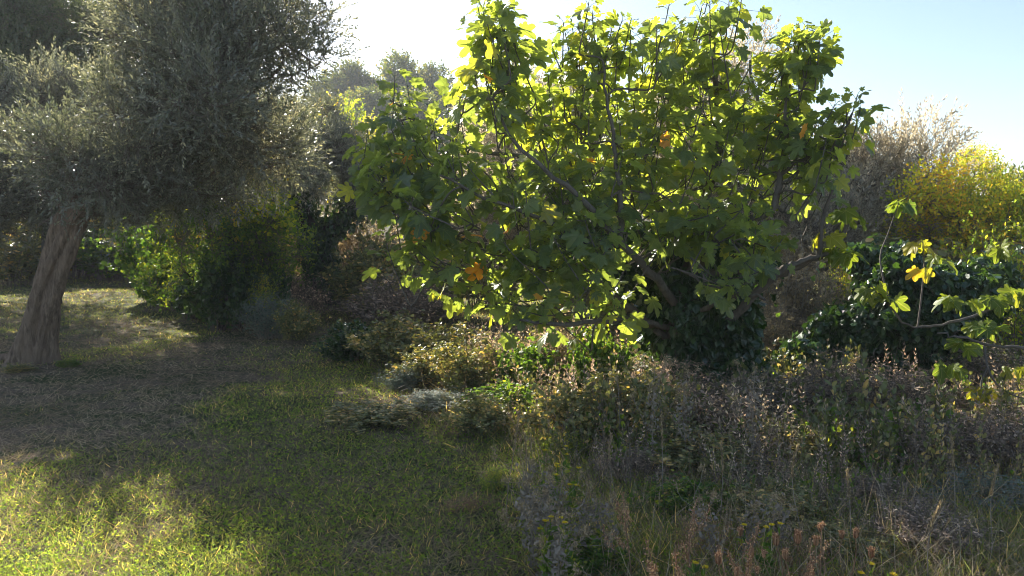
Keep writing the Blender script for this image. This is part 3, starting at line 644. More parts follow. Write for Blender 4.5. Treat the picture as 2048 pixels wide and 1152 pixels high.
# ------------------------------------------------------------------ fig branches with yellow leaves, lower right
def fig_spray(label, pts, r0, r1, leaf_at, seed, mat='fig_yellow', name='fig_branch', shoots=(), cat='branch'):
    pts = [np.asarray(p) for p in pts]; b = pts[0].copy(); root = empty(name, b, label, cat); r = np.random.default_rng(seed)
    g = Geo(); q = smooth_path(pts, 30)-b; q[1:] += r.normal(0, .009, (29, 3)); tubes(g, q[None], (np.linspace(r0, r1, 30)*r.uniform(.85, 1.2, 30))[None], 7)
    for sp in shoots: s = smooth_path(sp, 10)-b; tubes(g, s[None], np.linspace(r1*1.5, r1*.7, 10)[None], 6)
    obj('branch', g.mesh('branch', [M['fig_bark']], True), root)
    g = Geo()
    for (p, n, s, t0) in leaf_at:
        p = np.asarray(p)-b; a = r.uniform(0, 6.28) + np.arange(n)*2.4
        o = np.c_[np.cos(a), np.sin(a)*.6, r.uniform(-.3, .5, n)]; e = p + o*r.uniform(.04, .09, n)[:, None]
        tubes(g, np.stack([np.repeat(p[None], n, 0), (p+e)/2 + [0, 0, .01], e], 1), .002, 3, mat=1)
        R = frames(o*.6 + [0, -.1, -.55] + r.normal(0, .2, (n, 3)), r.normal(0, .5, n)); w = r.integers(0, 6, n)
        rn = np.clip(t0 + r.normal(0, .12, n), 0, 1); ss = s*r.uniform(.8, 1.15, n)
        for k in range(6): m_ = w == k; scatter(g, FIG[k], e[m_], R[m_], ss[m_], rn[m_])
    obj('foliage', g.mesh('leaves', [M[mat], M['green_leaf']]), root); return root
d = 7.0
fig_spray('dark bare-ended fig branch stub reaching right over the tan shrub', [P(1400, 700, 7.6), P(1480, 620, 7.3), P(1550, 550, 7.1), P(1600, 522, 7.1), P(1668, 508, 7.1)], .05, .018,
          [(P(1665, 500, 7.1), 5, .13, .35), (P(1695, 510, 7.0), 5, .13, .3), (P(1560, 480, 7.0), 5, .13, .45), (P(1700, 430, 7.1), 5, .14, .25), (P(1650, 470, 7.1), 3, .13, .6)], 71, shoots=[[P(1640, 512, 7.1), P(1645, 440, 7.1), P(1665, 380, 7.1)], [P(1668, 508, 7.1), P(1690, 460, 7.1), P(1705, 400, 7.1)]])
fig_spray('curved grey fig twig with two yellow-green leaf clusters before the ivy mound', [gp(2400, 8.2), P(2330, 700, 8.0), P(2180, 610, 7.8), P(2030, 610, 7.5), P(1920, 640, 7.2), P(1870, 650, 7.0), P(1835, 655, 6.9), P(1800, 640, 6.8), P(1775, 600, 6.8), P(1745, 575, 6.8)], .017, .006,
          [(P(1745, 580, 6.8), 5, .13, .35), (P(1785, 600, 6.8), 4, .13, .3), (P(1845, 540, 6.8), 3, .10, .8), (P(1900, 600, 7.0), 5, .13, .38), (P(1935, 605, 7.0), 3, .12, .35), (P(1840, 490, 6.9), 5, .12, .72), (P(1800, 410, 7.0), 5, .12, .15), (P(1985, 600, 7.4), 6, .13, .1), (P(2035, 590, 7.5), 6, .13, .25), (P(1955, 650, 7.2), 5, .12, .2), (P(2000, 500, 7.5), 6, .12, .45), (P(1880, 520, 7.2), 4, .12, .3)], 72,
          shoots=[[P(1835, 655, 6.9), P(1842, 600, 6.9), P(1848, 530, 6.9), P(1845, 480, 6.9)], [P(1780, 610, 6.8), P(1760, 520, 6.9), P(1775, 470, 7.), P(1798, 405, 7.)]])
fig_spray('sagging dark branch entering from the right edge with orange leaves at its tip', [gp(2480, 7.4), P(2400, 760, 7.0), P(2250, 690, 6.5), P(2100, 695, 6.3), P(2000, 692, 6.2), P(1930, 680, 6.2), P(1880, 664, 6.3)], .022, .007,
          [(P(1965, 780, 6.0), 4, .11, .85), (P(1900, 740, 6.1), 5, .11, .3), (P(1930, 690, 6.2), 5, .10, .2), (P(2030, 740, 6.1), 3, .10, .5), (P(1985, 660, 6.2), 5, .11, .1)], 73,
          shoots=[[P(1968, 688, 6.2), P(1975, 735, 6.1), P(2000, 775, 6.05), P(2050, 798, 6.0), P(2110, 800, 6.0)], [P(1975, 735, 6.1), P(1962, 765, 6.1), P(1964, 785, 6.0)]])

# ------------------------------------------------------------------ bushes
def bush_proto(kind, seed, n_stem=60, n_leaf=3500, tmpl=LANCE, leaf=.02, stem_r=.0028, up=1.0, curve=.35, mats=('bramble_leaf', 'twig'), twigs=5, tone=.3, lo=.15, hue=.5, wid=1.6):
    """unit bush: about 1 m across and 1 m high; scaled when placed"""
    r = np.random.default_rng(seed); a = r.uniform(0, 2*np.pi, n_stem); q = r.uniform(0, 1, n_stem)**.6
    tip = np.c_[np.cos(a)*q*.5, np.sin(a)*q*.5, np.sqrt(np.clip(1-.75*q**2, 0, 1))*r.uniform(.55, 1., n_stem)]
    base = np.c_[np.cos(a)*q*.2, np.sin(a)*q*.2, np.zeros(n_stem)]
    S = bez(base, tip, np.c_[r.normal(0, .3, (n_stem, 2)), np.ones(n_stem)*up], nrm(tip)+r.normal(0, .5, tip.shape)+[0, 0, -curve], 8)
    gs = Geo(); tubes(gs, S, np.linspace(stem_r*1.4, stem_r*.5, 8)[None], 4)
    i = np.repeat(np.arange(n_stem), twigs); t = r.uniform(.25, 1, len(i))*7; f = t.astype(int).clip(0, 6); fr = (t-f)[:, None]
    A = S[i, f]*(1-fr) + S[i, f+1]*fr; B = A + (nrm(r.normal(size=A.shape))+[0, 0, .5])*r.uniform(.06, .2, len(i))[:, None]
    TW = bez(A, B, r.normal(size=A.shape)+[0, 0, .5], r.normal(size=A.shape)+[0, 0, .6], 4); tubes(gs, TW, np.linspace(stem_r*.7, stem_r*.35, 4)[None], 3)
    gl = Geo(); k = r.integers(0, len(TW), n_leaf); t = r.uniform(0, 1, n_leaf)*3; f = t.astype(int).clip(0, 2); fr = (t-f)[:, None]
    L1 = TW[k, f]*(1-fr) + TW[k, f+1]*fr
    m = n_leaf//3; k = r.integers(0, n_stem, m); t = r.uniform(lo, 1, m)*7; f = t.astype(int).clip(0, 6); fr = (t-f)[:, None]
    L2 = S[k, f]*(1-fr) + S[k, f+1]*fr; p = np.vstack([L1[m:], L2]); p += r.normal(0, .012, p.shape)
    R = frames(r.normal(0, .8, p.shape)+[0, 0, .25], r.uniform(-3, 3, len(p))); s = leaf*r.uniform(.6, 1.3, len(p))
    tn = np.clip(hue + (vnoise(p+3, .25, seed)-.5)*tone*2 + r.normal(0, .28, len(p)), 0, 1)
    scatter(gl, tmpl, p, R, np.c_[s*wid, s, s], tn)
    return gs.mesh(kind+'_stems', [M[mats[1]]]), gl.mesh(kind+'_leaves', [M[mats[0]]])
K = {}
K['bramble'] = [bush_proto('bramble', 101+k, 60, 4200, OVAL, .050, mats=('bramble_leaf', 'twig'), wid=1.2) for k in range(2)]
K['heather'] = [bush_proto('heather', 111+k, 110, 5200, LANCE, .042, .0034, mats=('heather_leaf', 'twig'), curve=-.2, twigs=9, hue=.5) for k in range(3)]
K['dry'] = [bush_proto('dry', 121+k, 90, 4600, OVAL, .036, .003, mats=('dry_leaf', 'pale_twig'), curve=0, twigs=8, wid=1.) for k in range(2)]
K['green'] = [bush_proto('green', 131+k, 70, 4200, ROUND, .048, mats=('green_leaf', 'twig'), hue=.4, wid=1.) for k in range(2)]
K['sage'] = [bush_proto('sage', 141, 90, 6500, LANCE, .04, mats=('sage_leaf', 'pale_twig'), wid=1.8)]
K['yellow'] = [bush_proto('yellow', 151, 80, 4800, OVAL, .028, mats=('yellow_leaf', 'twig'), hue=.3, tone=.5, wid=1.)]
K['rust'] = [bush_proto('rust', 161, 60, 2600, OVAL, .022, .0022, mats=('rust_leaf', 'rust_twig'), curve=-.3, wid=1.)]
K['dark'] = [bush_proto('dark', 171+k, 70, 7000, ROUND, .05, mats=('ivy_leaf', 'twig'), hue=.6, wid=1.) for k in range(2)]
NB = 0
BG = {'bramble': ('bramble_bush', 'bush', 'olive-brown brambles in the rough strip'), 'heather': ('heather_bush', 'bush', 'purple-grey twiggy bushes in the rough strip'), 'dry': ('dry_shrub', 'shrub', 'dried tan shrubs'),
      'green': ('green_shrub', 'shrub', 'small green leafy shrubs'), 'sage': ('sage_bush', 'bush', 'blue-grey herb bushes'), 'yellow': ('yellow_shrub', 'shrub', 'small yellowing shrubs'), 'rust': ('dock_plant', 'plant', 'rusty dried plants in the foreground'), 'dark': ('evergreen_bush', 'bush', 'dark evergreen bushes')}
def bush(kind, u, d, top, w, label, depth=None):
    """w = width in photo pixels, top = photo row of its top"""
    global NB
    b = gp(u, d, -.02); H = P(u, top, d)[2]-b[2]; W = w*d/FPX; ms, ml = K[kind][NB % len(K[kind])]; NB += 1
    n, c, gr = BG[kind]; W *= 1.2; r = empty(n, b, label, c, gr, rz=NB*2.1, s=(W, depth or W, max(H*1.22, .12)))
    obj('stem', ms, r); obj('foliage', ml, r); return r
# background scrub, left to right
bush('green', 330, 17, 505, 110, 'sunlit rounded green shrub right of the leaning olive trunk')
bush('dark', 450, 14, 505, 150, 'dark bush at the foot of the young green tree')
bush('dark', 530, 14.5, 500, 90, 'smaller dark bush touching the right side of the darkest bush')
bush('dark', 385, 15.5, 525, 90, 'dark bush touching the sunlit rounded shrub')
bush('dry', 700, 20, 420, 160, 'tall rounded tan thicket right of the ivy-wrapped trunk')
bush('dry', 800, 19, 470, 140, 'brown thicket left of the lowest hanging fig leaves')
bush('dry', 600, 19, 490, 120, 'sunlit tan shrub left of the ivy-wrapped trunk')
bush('bramble', 730, 16, 520, 170, 'grey-brown scrub in front of the tall tan thicket')
bush('bramble', 860, 15, 505, 170, 'shaded brown scrub directly behind the hanging fig leaves')
bush('heather', 590, 15, 560, 130, 'low grey scrub behind the far end of the lawn')
bush('green', 230, 26, 455, 170, 'green shrub seen just right of the leaning trunk')
bush('bramble', 30, 24, 455, 190, 'olive-brown scrub left of the leaning trunk')
bush('bramble', 130, 27, 400, 260, 'far scrub straight behind the leaning trunk')
bush('green', 60, 31, 385, 240, 'tall green scrub at the far left behind the trunk')
bush('dark', 215, 29, 380, 220, 'tall dark scrub glimpsed under the big olive crown')
bush('green', 330, 19, 430, 170, 'leafy green shrub rising behind the sunlit rounded one')
bush('bramble', 480, 18, 400, 200, 'bramble thicket between the young green tree and the ivy-wrapped trunk')
bush('bramble', 535, 17, 480, 110, 'tangled shrub leaning against the left of the ivy-wrapped trunk')
bush('bramble', 765, 17.5, 480, 150, 'shaded thicket between the ivy-wrapped trunk and the hanging fig leaves')
bush('heather', 800, 13.5, 560, 200, 'low brown scrub right of the blue-grey far bush')
bush('bramble', 340, 25, 440, 200, 'mid-green scrub behind the sunlit rounded shrub')
bush('bramble', 620, 24, 430, 260, 'scrub straight behind the ivy-wrapped trunk')
bush('bramble', 960, 18, 430, 260, 'scrub glimpsed through the lower left of the fig')
bush('yellow', 525, 13.6, 560, 60, 'little shrub with orange-yellow leaves beside the dark bushes')
bush('sage', 540, 12.8, 602, 130, 'low blue-grey bush at the far edge of the lawn')
bush('bramble', 590, 12.0, 612, 90, 'low dark bramble right of the far blue-grey bush')
# middle
bush('dark', 700, 10.4, 655, 110, 'low dark bush on the lawn edge left of the brown scrub')
bush('bramble', 790, 9.8, 640, 170, 'grey-brown twiggy bush beside the low dark lawn-edge bush')
bush('bramble', 880, 9.4, 655, 170, 'olive-brown bramble just left of the lowest fig leaves')
bush('bramble', 860, 8.4, 700, 150, 'shaggy brown-green bush in the middle of the rough strip edge')
bush('sage', 880, 7.4, 785, 170, 'blue-grey herb clump spilling onto the lawn edge')
bush('sage', 800, 8.2, 740, 90, 'small blue-grey herb clump behind the larger one')
bush('bramble', 930, 8.0, 690, 140, 'dark bramble between the shaggy bush and the sunlit tan shrub')
bush('dry', 985, 8.3, 680, 150, 'sunlit tan shrub under the left fig leaves')
bush('green', 1060, 7.9, 690, 140, 'yellow-green leafy shrub under the middle of the fig')
bush('dry', 1130, 8.0, 650, 140, 'pale speckled shrub against the dark ivy stump')
bush('green', 1010, 7.0, 770, 150, 'green shrub between the herb clump and the brambles')
bush('green', 1200, 7.6, 670, 120, 'green shrub with small bright leaves left of the ivy stump')
bush('bramble', 740, 6.7, 812, 180, 'low brown bramble patch crouching on the mown lawn')
bush('bramble', 960, 6.4, 800, 140, 'olive bramble at the lawn edge above the sunlit tuft')
bush('bramble', 1160, 6.2, 770, 210, 'olive-brown bramble left of the tall purple scrub')
bush('yellow', 1130, 5.7, 870, 110, 'small yellow-leaved bramble at the front of the rough strip')
bush('bramble', 1270, 6.3, 745, 190, 'big olive bramble below the dark ivy stump')
bush('heather', 1340, 6.9, 730, 190, 'purple-grey bush with feathery tips before the ivy stump')
bush('heather', 1440, 6.2, 770, 220, 'purple-grey bush with sunlit cream leaves on top')
bush('dry', 1480, 6.6, 765, 90, 'small cream-leaved shrub catching the sun before the dark gap')
bush('heather', 1560, 6.6, 760, 230, 'purple-grey bush at the bottom of the dark gap')
bush('heather', 1690, 6.8, 725, 230, 'tall reddish-grey bush before the ivy mound')
bush('heather', 1820, 6.6, 755, 240, 'reddish-grey bush left of the sagging branch tip')
bush('heather', 1950, 6.4, 790, 240, 'purple bush below the sagging branch')
bush('bramble', 1640, 5.6, 850, 260, 'brown bramble in the middle of the right-hand scrub')
bush('bramble', 1400, 5.4, 870, 240, 'dark bramble tangle under the purple bushes')
bush('heather', 1860, 5.4, 850, 260, 'wide grey-purple bush low at the right')
bush('heather', 2030, 5.3, 830, 240, 'purple-grey bush cut by the right photo edge')
bush('heather', 1280, 5.2, 905, 160, 'small twiggy bush at the front of the brambles')
bush('heather', 1990, 8.0, 700, 200, 'pinkish-brown scrub under the branch at the right edge')
bush('heather', 1540, 5.0, 930, 220, 'low twiggy bush behind the dried wild carrot')
bush('heather', 1750, 4.7, 960, 240, 'low grey tangle in front of the brown bramble')
bush('sage', 1990, 4.6, 960, 220, 'pale grey-green herb clump in the lower right corner')
bush('green', 128, 9.5, 722, 46, 'small green sprouts at the right foot of the leaning trunk')
bush('bramble', 25, 9.2, 728, 60, 'little bramble at the left foot of the leaning trunk')
def fallen_branch():
    b = gp(-60, 10.3, .06); r = np.random.default_rng(9); root = empty('fallen_branch', b, 'dead branch lying on the grass left of the leaning trunk', 'branch')
    p = smooth_path([b, P(-30, 712, 10.2), P(10, 716, 10.0), P(36, 712, 9.9)], 20)-b; p[1:] += r.normal(0, .008, (19, 3))
    g = Geo(); tubes(g, p[None], np.linspace(.075, .045, 20)[None], 9); obj('stem', g.mesh('stem', [M['olive_bark']], True), root)
    g = Geo(); tubes(g, bez(p[10:11], p[10:11]+[.1, -.25, .12], np.array([[.5, -1, .8]]), np.array([[.3, -1, 0]]), 8), np.linspace(.02, .008, 8)[None], 6); obj('side_twig', g.mesh('side_twig', [M['olive_bark']], True), root)
fallen_branch()
# behind, right
bush('dry', 1600, 10.6, 510, 190, 'big sunlit tan shrub in the gap between fig and ivy mound')
bush('dry', 1560, 9.6, 620, 150, 'lower sunlit tan shrub at the bottom of the gap')
bush('yellow', 1690, 11, 530, 90, 'small yellow-green shrub beside the big tan shrub')
bush('dry', 1680, 10.0, 600, 100, 'reddish dried shrub touching the ivy mound')
bush('yellow', 2000, 10, 470, 220, 'yellow-green shrub below the yellow tree at the right')
bush('dry', 1500, 13, 560, 300, 'tan scrub far behind the fig trunk')
bush('bramble', 1250, 12.5, 480, 420, 'shaded scrub far behind the ivy-smothered stump')
bush('bramble', 1880, 12, 480, 360, 'green scrub behind the ivy mound')

# ------------------------------------------------------------------ grass, straw, undergrowth
def edge_x(y): return np.interp(y, [0, 3.4, 4.6, 5.4, 6.8, 8.5, 10.5, 14, 18, 40], [.5, .35, .15, .05, -.55, -1.0, -2.2, -3.4, -3.6, -6])
def field(n, y0, y1, seed, margin=.8, cluster=None):
    r = np.random.default_rng(seed); y = y0*(y1/y0)**r.random(n); x = r.uniform(-1, 1, n)*(.70*y+margin); return x, y, r
def green_mask(x, y):
    p = np.c_[x, y*.6]
    m = vnoise(p, 1.1, 31)*.55 + vnoise(p, .4, 32)*.45
    m += .42*np.exp(-(((x+2.0)/.9)**2 + ((y-9.0)/3.0)**2)) + .24*np.exp(-(((x+.2)/.7)**2 + ((y-5.9)/.9)**2)) + .16*sstep(.3, -1.0, x+(y-3.6)*.9)*sstep(6.6, 4.6, y) + .25*sstep(14, 17, y)
    m -= .22*np.exp(-(((x+3.6)/1.6)**2 + ((y-8)/2.2)**2))
    return m
def grass_layer(name, label, cat, n, seed, mat, h, w, lean, thr, y1=42, under=False, tmpl=BLADE, far=.6, sel=None, hue=(.45, .27)):
    x, y, r = field(n, 2.6, y1, seed)
    m = green_mask(x, y); ex = edge_x(y)
    m = m + .16*(vnoise(np.c_[x, y], .16, 90)-.5); keep = (m + r.normal(0, .07, n) > thr) if thr >= 0 else (m + r.normal(0, .09, n) < -thr)
    if sel is not None: keep &= sel(x, y, r)
    x, y, m = x[keep], y[keep], m[keep]; n = len(x)
    z = ground(x, y); rough = 1 + .9*sstep(-.2, .4, x-edge_x(y)) + .5*vnoise(np.c_[x, y], .35, seed)
    H = h*r.uniform(.5, 1.4, n)*rough*(1+.35*sstep(10, 25, y)); W = w*r.uniform(.7, 1.4, n)*np.clip((y/5)**far, 1, 6)
    d = np.c_[r.normal(0, lean, n), r.normal(0, lean, n), np.ones(n)] if tmpl is not CLOVER else None
    g = Geo(); pos = np.c_[x, y, z-.004]
    if tmpl is BLADE: R = frames(d, r.uniform(-np.pi, np.pi, n)); S = np.c_[W, H, H]
    else:
        a = r.uniform(0, 2*np.pi, n); R = frames(np.c_[np.cos(a), np.sin(a), r.normal(0, .35, n)], r.normal(0, .45, n)); S = np.c_[W, W, H]
    tn = np.clip(hue[0] + r.normal(0, hue[1], n) + (vnoise(np.c_[x, y], .7, seed+4)-.5)*.45, 0, 1)
    scatter(g, tmpl, pos, R, S, tn)
    return props(obj(name, g.mesh(name, [M[mat]])), label, cat, kind='stuff')
grass_layer('grass', 'short mown green grass across the clearing', 'grass', 420000, 201, 'grass', .040, .0032, .9, .52)
grass_layer('straw', 'dry cut straw and thatch lying between the grass', 'straw', 340000, 202, 'straw', .06, .0024, 2.6, -.70, hue=(.42, .22))
grass_layer('clover', 'small broad-leaved weeds growing in the mown grass', 'weeds', 80000, 203, 'clover', .030, .009, .5, .57, y1=14, tmpl=CLOVER, far=.2)
def tangle(name, label, n, seed, mats, tm_, h, thr=.5, y1=11, push=0.):
    x, y, r = field(n, 3.3, y1, seed, .5)
    ex = edge_x(y) + push; dens = vnoise(np.c_[x, y], .55, seed)*.6 + vnoise(np.c_[x, y], .2, seed+1)*.4
    k = (x > ex + r.normal(0, .10, n)) & (dens > thr + r.normal(0, .06, n)); x, y, dens = x[k], y[k], dens[k]; n = len(x)
    rise = .32 + .80*sstep(3.8, 6., y)*sstep(0, .8, x-edge_x(y))
    H = h*r.uniform(.5, 1.25, n)*rise*(.6+.9*dens); g = Geo(); w = r.integers(0, len(tm_), n)
    d = np.c_[r.normal(0, .33, n), r.normal(0, .33, n), np.ones(n)]; R = frames(d, r.uniform(-3.1, 3.1, n)); pos = np.c_[x, y, ground(x, y)-.01]
    tn = np.clip(.45 + (vnoise(np.c_[x, y], .5, seed+7)-.5)*.9 + r.normal(0, .12, n), 0, 1)
    for q in range(len(tm_)): m_ = w == q; scatter(g, tm_[q], pos[m_], R[m_], H[m_], tn[m_])
    return props(obj(name, g.mesh(name, [M[mats[0]], M[mats[1]]])), label, 'undergrowth', kind='stuff')
def stem_t(seed, n, leaf, tmpl, wid=1.): return sprig_template(seed, n=n, L=1., leaf=leaf, ang=.8, tw=.006, tmpl=tmpl, droop=.12, wid=wid)
def in_rough(x, y, r): return (x > edge_x(y) - .1 + r.normal(0, .15, len(x))) & (y < 12)
grass_layer('tall_grass', 'longer rank grass between the weeds on the right', 'grass', 70000, 204, 'grass', .075, .0045, .9, .0, y1=12, sel=in_rough, hue=(.5, .25))
grass_layer('dry_stems', 'thin dry stems tangled through the rough strip', 'stems', 22000, 205, 'straw', .15, .0026, .9, .0, y1=12, sel=in_rough, hue=(.4, .28))

tangle('leafy_undergrowth', 'olive-green leafy weeds tangled between the bushes on the right', 9000, 211, ('bramble_leaf', 'twig'), [stem_t(80+k, 9, .14, OVAL) for k in range(3)], .34, .48)
tangle('grey_undergrowth', 'grey-purple twiggy weeds tangled between the bushes on the right', 6500, 212, ('heather_leaf', 'twig'), [stem_t(84+k, 13, .10, LANCE, 1.6) for k in range(3)], .36, .50)
tangle('dry_undergrowth', 'straw-coloured dead weeds tangled between the bushes on the right', 5000, 213, ('dry_leaf', 'pale_twig'), [stem_t(88+k, 9, .08, OVAL) for k in range(3)], .36, .52)
tangle('green_undergrowth', 'fresh green weeds growing under the taller scrub on the right', 6000, 214, ('green_leaf', 'twig'), [stem_t(92+k, 6, .22, ROUND, .9) for k in range(3)], .22, .52)

# ------------------------------------------------------------------ foreground weeds
def weed(name, label, cat, group, u, d, top, seed, kind):
    d *= .80 if kind in ('carrot', 'dock') else .88
    b = gp(u, d, -.01); H = P(u, top, d)[2]-b[2]; r = np.random.default_rng(seed)
    root = empty(name, b, label, cat, group)
    lx, ly = r.normal(0, .12*H, 2); tip = np.array([lx, ly, H]); main = bez(np.zeros((1, 3)), tip[None], np.array([[0, 0, 1.]]), nrm(tip[None]+r.normal(0, .2*H, (1, 3))), 10)
    gs = Geo(); heads = []
    def head(): heads.append(Geo()); return heads[-1]
    if kind == 'carrot':
        tubes(gs, main, np.linspace(.0035, .002, 10)[None], 5); tips = [tip]
        for k in range(r.integers(1, 4)):
            a = main[0, r.integers(3, 7)]; e = a + [r.normal(0, .12), r.normal(0, .08), (H-a[2])*r.uniform(.5, .95)]; tubes(gs, bez(a[None], e[None], np.array([[r.normal(), r.normal(), .6]]), np.array([[0, 0, 1.]]), 8), np.linspace(.0025, .0015, 8)[None], 4); tips.append(e)
        for e in tips:
            gh = head(); n = 34; R0 = r.uniform(.012, .032); o = nrm(np.c_[r.normal(size=(n, 2)), r.uniform(-.1, .9, n)])
            m = e + o*R0*.9; q = e + [0, 0, R0*1.5] + o*[.35, .35, .3]*R0
            tubes(gh, bez(np.repeat(e[None], n, 0), q, o*1.6, (q-m), 6), np.linspace(.0012, .0009, 6)[None], 3, rnd=r.random(n))
            p = np.repeat(q, 5, 0) + r.normal(0, .004, (n*5, 3)); scatter(gh, OVAL, p, frames(r.normal(size=p.shape), r.normal(size=len(p))), r.uniform(.004, .008, len(p)), r.random(len(p)))
        ms = (M['rust_twig'], M['rust_leaf'])
    elif kind == 'dock':
        tubes(gs, main, np.linspace(.004, .002, 10)[None], 5); st = [main[0]]
        for k in range(4):
            a = main[0, 3+k]; e = a + [r.normal(0, .06), r.normal(0, .05), H*r.uniform(.15, .35)]; c = bez(a[None], e[None], r.normal(size=(1, 3))+[0, 0, 1], np.array([[0, 0, 1.]]), 10); tubes(gs, c, .0018, 4); st.append(c[0])
        for c in st:
            gh = head(); n = r.integers(60, 170); t = r.uniform(3.5, 8.9, n); f = t.astype(int); p = c[f]*(1-(t-f))[:, None] + c[f+1]*(t-f)[:, None] + r.normal(0, .007, (n, 3))
            scatter(gh, ROUND, p, frames(r.normal(size=p.shape)+[0, 0, -.3], r.normal(size=n)), r.uniform(.004, .009, n), r.random(n))
        ms = (M['rust_twig'], M['rust_leaf'])
    elif kind == 'stalk':
        tubes(gs, main, np.linspace(.0026, .0013, 10)[None], 4)
        gh = head(); n = 170; t = r.uniform(6.3, 8.95, n); f = t.astype(int); p = main[0, f]*(1-(t-f))[:, None] + main[0, f+1]*(t-f)[:, None] + r.normal(0, .003, (n, 3))
        scatter(gh, LANCE, p, frames(r.normal(0, .25, p.shape)+[0, 0, 1], r.normal(size=n)), r.uniform(.012, .022, n), r.random(n)); ms = (M['pale_twig'], M['dry_leaf'])
    elif kind == 'thistle':
        tubes(gs, main, np.linspace(.0035, .002, 10)[None], 4); tips = [tip]
        for k in range(9):
            a = main[0, r.integers(3, 9)]; e = a + [r.normal(0, .11), r.normal(0, .1), H*r.uniform(.05, .4)]; tubes(gs, bez(a[None], e[None], r.normal(size=(1, 3))+[0, 0, .5], np.array([[0, 0, 1.]]), 6), .0014, 3); tips.append(e)
        for e in tips:
            gh = head(); n = 50; p = e + r.normal(0, .012, (n, 3)); scatter(gh, LANCE, p, frames(r.normal(size=p.shape)+[0, 0, .5], r.normal(size=n)), r.uniform(.012, .024, n), r.random(n))
        n = 220; i = r.integers(0, 9, n); p = main[0, i] + r.normal(0, .03, (n, 3)); scatter(gs, OVAL, p, frames(r.normal(size=p.shape), r.normal(size=n)), r.uniform(.015, .035, n), r.random(n)*.7)
        ms = (M['pale_twig'], M['dry_leaf'])
    else:
        tips = []
        for k in range(r.integers(2, 5)):
            e = tip + [r.normal(0, .05), r.normal(0, .04), -abs(r.normal(0, .10*H))]; c = bez(np.zeros((1, 3)), e[None], np.array([[r.normal(0, .3), r.normal(0, .3), 1.]]), np.array([[0, 0, 1.]]), 8); tubes(gs, c, .0016, 4); tips.append(e)
            n = 16; i = r.integers(1, 7, n); p = c[0, i]; scatter(gs, LANCE, p, frames(r.normal(0, 1, (n, 3))+[0, 0, .8], r.normal(size=n)), np.c_[np.full(n, .09), np.full(n, .05), np.full(n, .05)], r.random(n))
        for e in tips:
            gh = head(); n = 13; a = np.arange(n)*2*np.pi/n; o = np.c_[np.cos(a), np.sin(a)-.4, np.full(n, .35)]
            scatter(gh, OVAL, np.repeat(e[None], n, 0), frames(o, np.zeros(n)), r.uniform(.013, .019, n), r.random(n)); scatter(gh, ROUND, np.repeat(e[None], 6, 0), frames(r.normal(size=(6, 3))+[0, 0, 1], np.zeros(6)), np.full(6, .007), r.random(6))
        ms = (M['green_leaf'], M['flower'])
    obj('stem', gs.mesh('stem', [ms[0]]), root); 
    for gh in heads: obj('seed_head' if kind != 'flower' else 'flower_head', gh.mesh('head', [ms[1]]), root)
    return root
GC = 'dried wild carrot heads in the foreground'
for i, (u, d_, t, l) in enumerate([(1655, 3.95, 1050, 'tallest dried wild carrot with a round orange seed head'), (1700, 4.0, 1062, 'dried wild carrot just right of the tallest orange one'), (1560, 3.85, 1085, 'dried wild carrot left of the tallest orange one'),
        (1600, 3.7, 1115, 'low dried wild carrot at the bottom edge under the tall ones'), (1475, 3.6, 1125, 'dried wild carrot at the bottom edge beside the red dock spike')]):
    weed('wild_carrot', l, 'wild carrot', GC, u, d_, t, 300+i, 'carrot')
GD = 'rusty dock plants in the foreground'
for i, (u, d_, t, l) in enumerate([(1497, 3.75, 1062, 'red-brown dock spike left of the dried wild carrots'), (1318, 3.7, 1080, 'leftmost rusty dock plant at the bottom edge'), (1350, 3.55, 1105, 'short rusty dock plant touching the leftmost one'),
        (1395, 4.1, 1010, 'orange-brown dock plant behind the short rusty ones'), (1515, 3.5, 1120, 'rusty dock plant leaning at the foot of the red-brown spike'), (1270, 4.4, 985, 'pale rusty dock plant among the green grass right of the yellow flowers'), (1590, 3.6, 1075, 'rusty dock plant between two dried wild carrots')]):
    weed('dock_plant', l, 'dock', GD, u, d_, t, 320+i, 'dock')
GF = 'yellow flowering weeds along the rough strip'
for i, (u, d_, t, l) in enumerate([(1100, 4.9, 890, 'tallest yellow flower at the left of the sunlit dry weeds'), (1092, 4.6, 922, 'yellow flower just under the tallest one'), (1135, 4.5, 972, 'yellow flower right of the sunlit dry weeds'),
        (1098, 4.0, 1035, 'yellow flower low on the left edge of the weeds'), (1165, 4.0, 1035, 'yellow flower between the low left one and the docks'), (1535, 4.1, 1035, 'yellow flower behind the red-brown dock spike'), (1378, 3.7, 1115, 'yellow flower right of the short rusty dock plant'), (1795, 3.6, 1140, 'single yellow flower at the bottom edge far right')]):
    weed('yellow_flower', l, 'flower', GF, u, d_, t, 340+i, 'flower')
GS = 'tall dry grass stalks with seed heads'
for i, (u, d_, t, l) in enumerate([(1012, 5.0, 825, 'tall dry grass stalk at the lawn edge above the sunlit dry weeds'), (1048, 4.9, 870, 'dry grass stalk just right of the lawn edge stalk'), (1622, 4.4, 900, 'tall pale upright stalk in front of the brown bramble'), (1718, 4.4, 940, 'pale stalk with a fluffy head right of the tall upright one'),
        (1450, 4.8, 880, 'leaning dry stalk in front of the dark bramble tangle'), (1330, 5.1, 830, 'dry stalk rising over the olive bramble'), (1930, 4.6, 880, 'dry stalk before the wide grey-purple bush'), (1880, 3.9, 1000, 'pale dry stalk leaning in the lower right'), (1240, 5.0, 860, 'thin dry stalk left of the low twiggy bush'), (2010, 4.3, 930, 'rightmost dry stalk near the photo edge')]):
    weed('grass_stalk', l, 'stalk', GS, u, d_, t, 360+i, 'stalk')
GT = 'sunlit dried thistles beside the lawn edge'
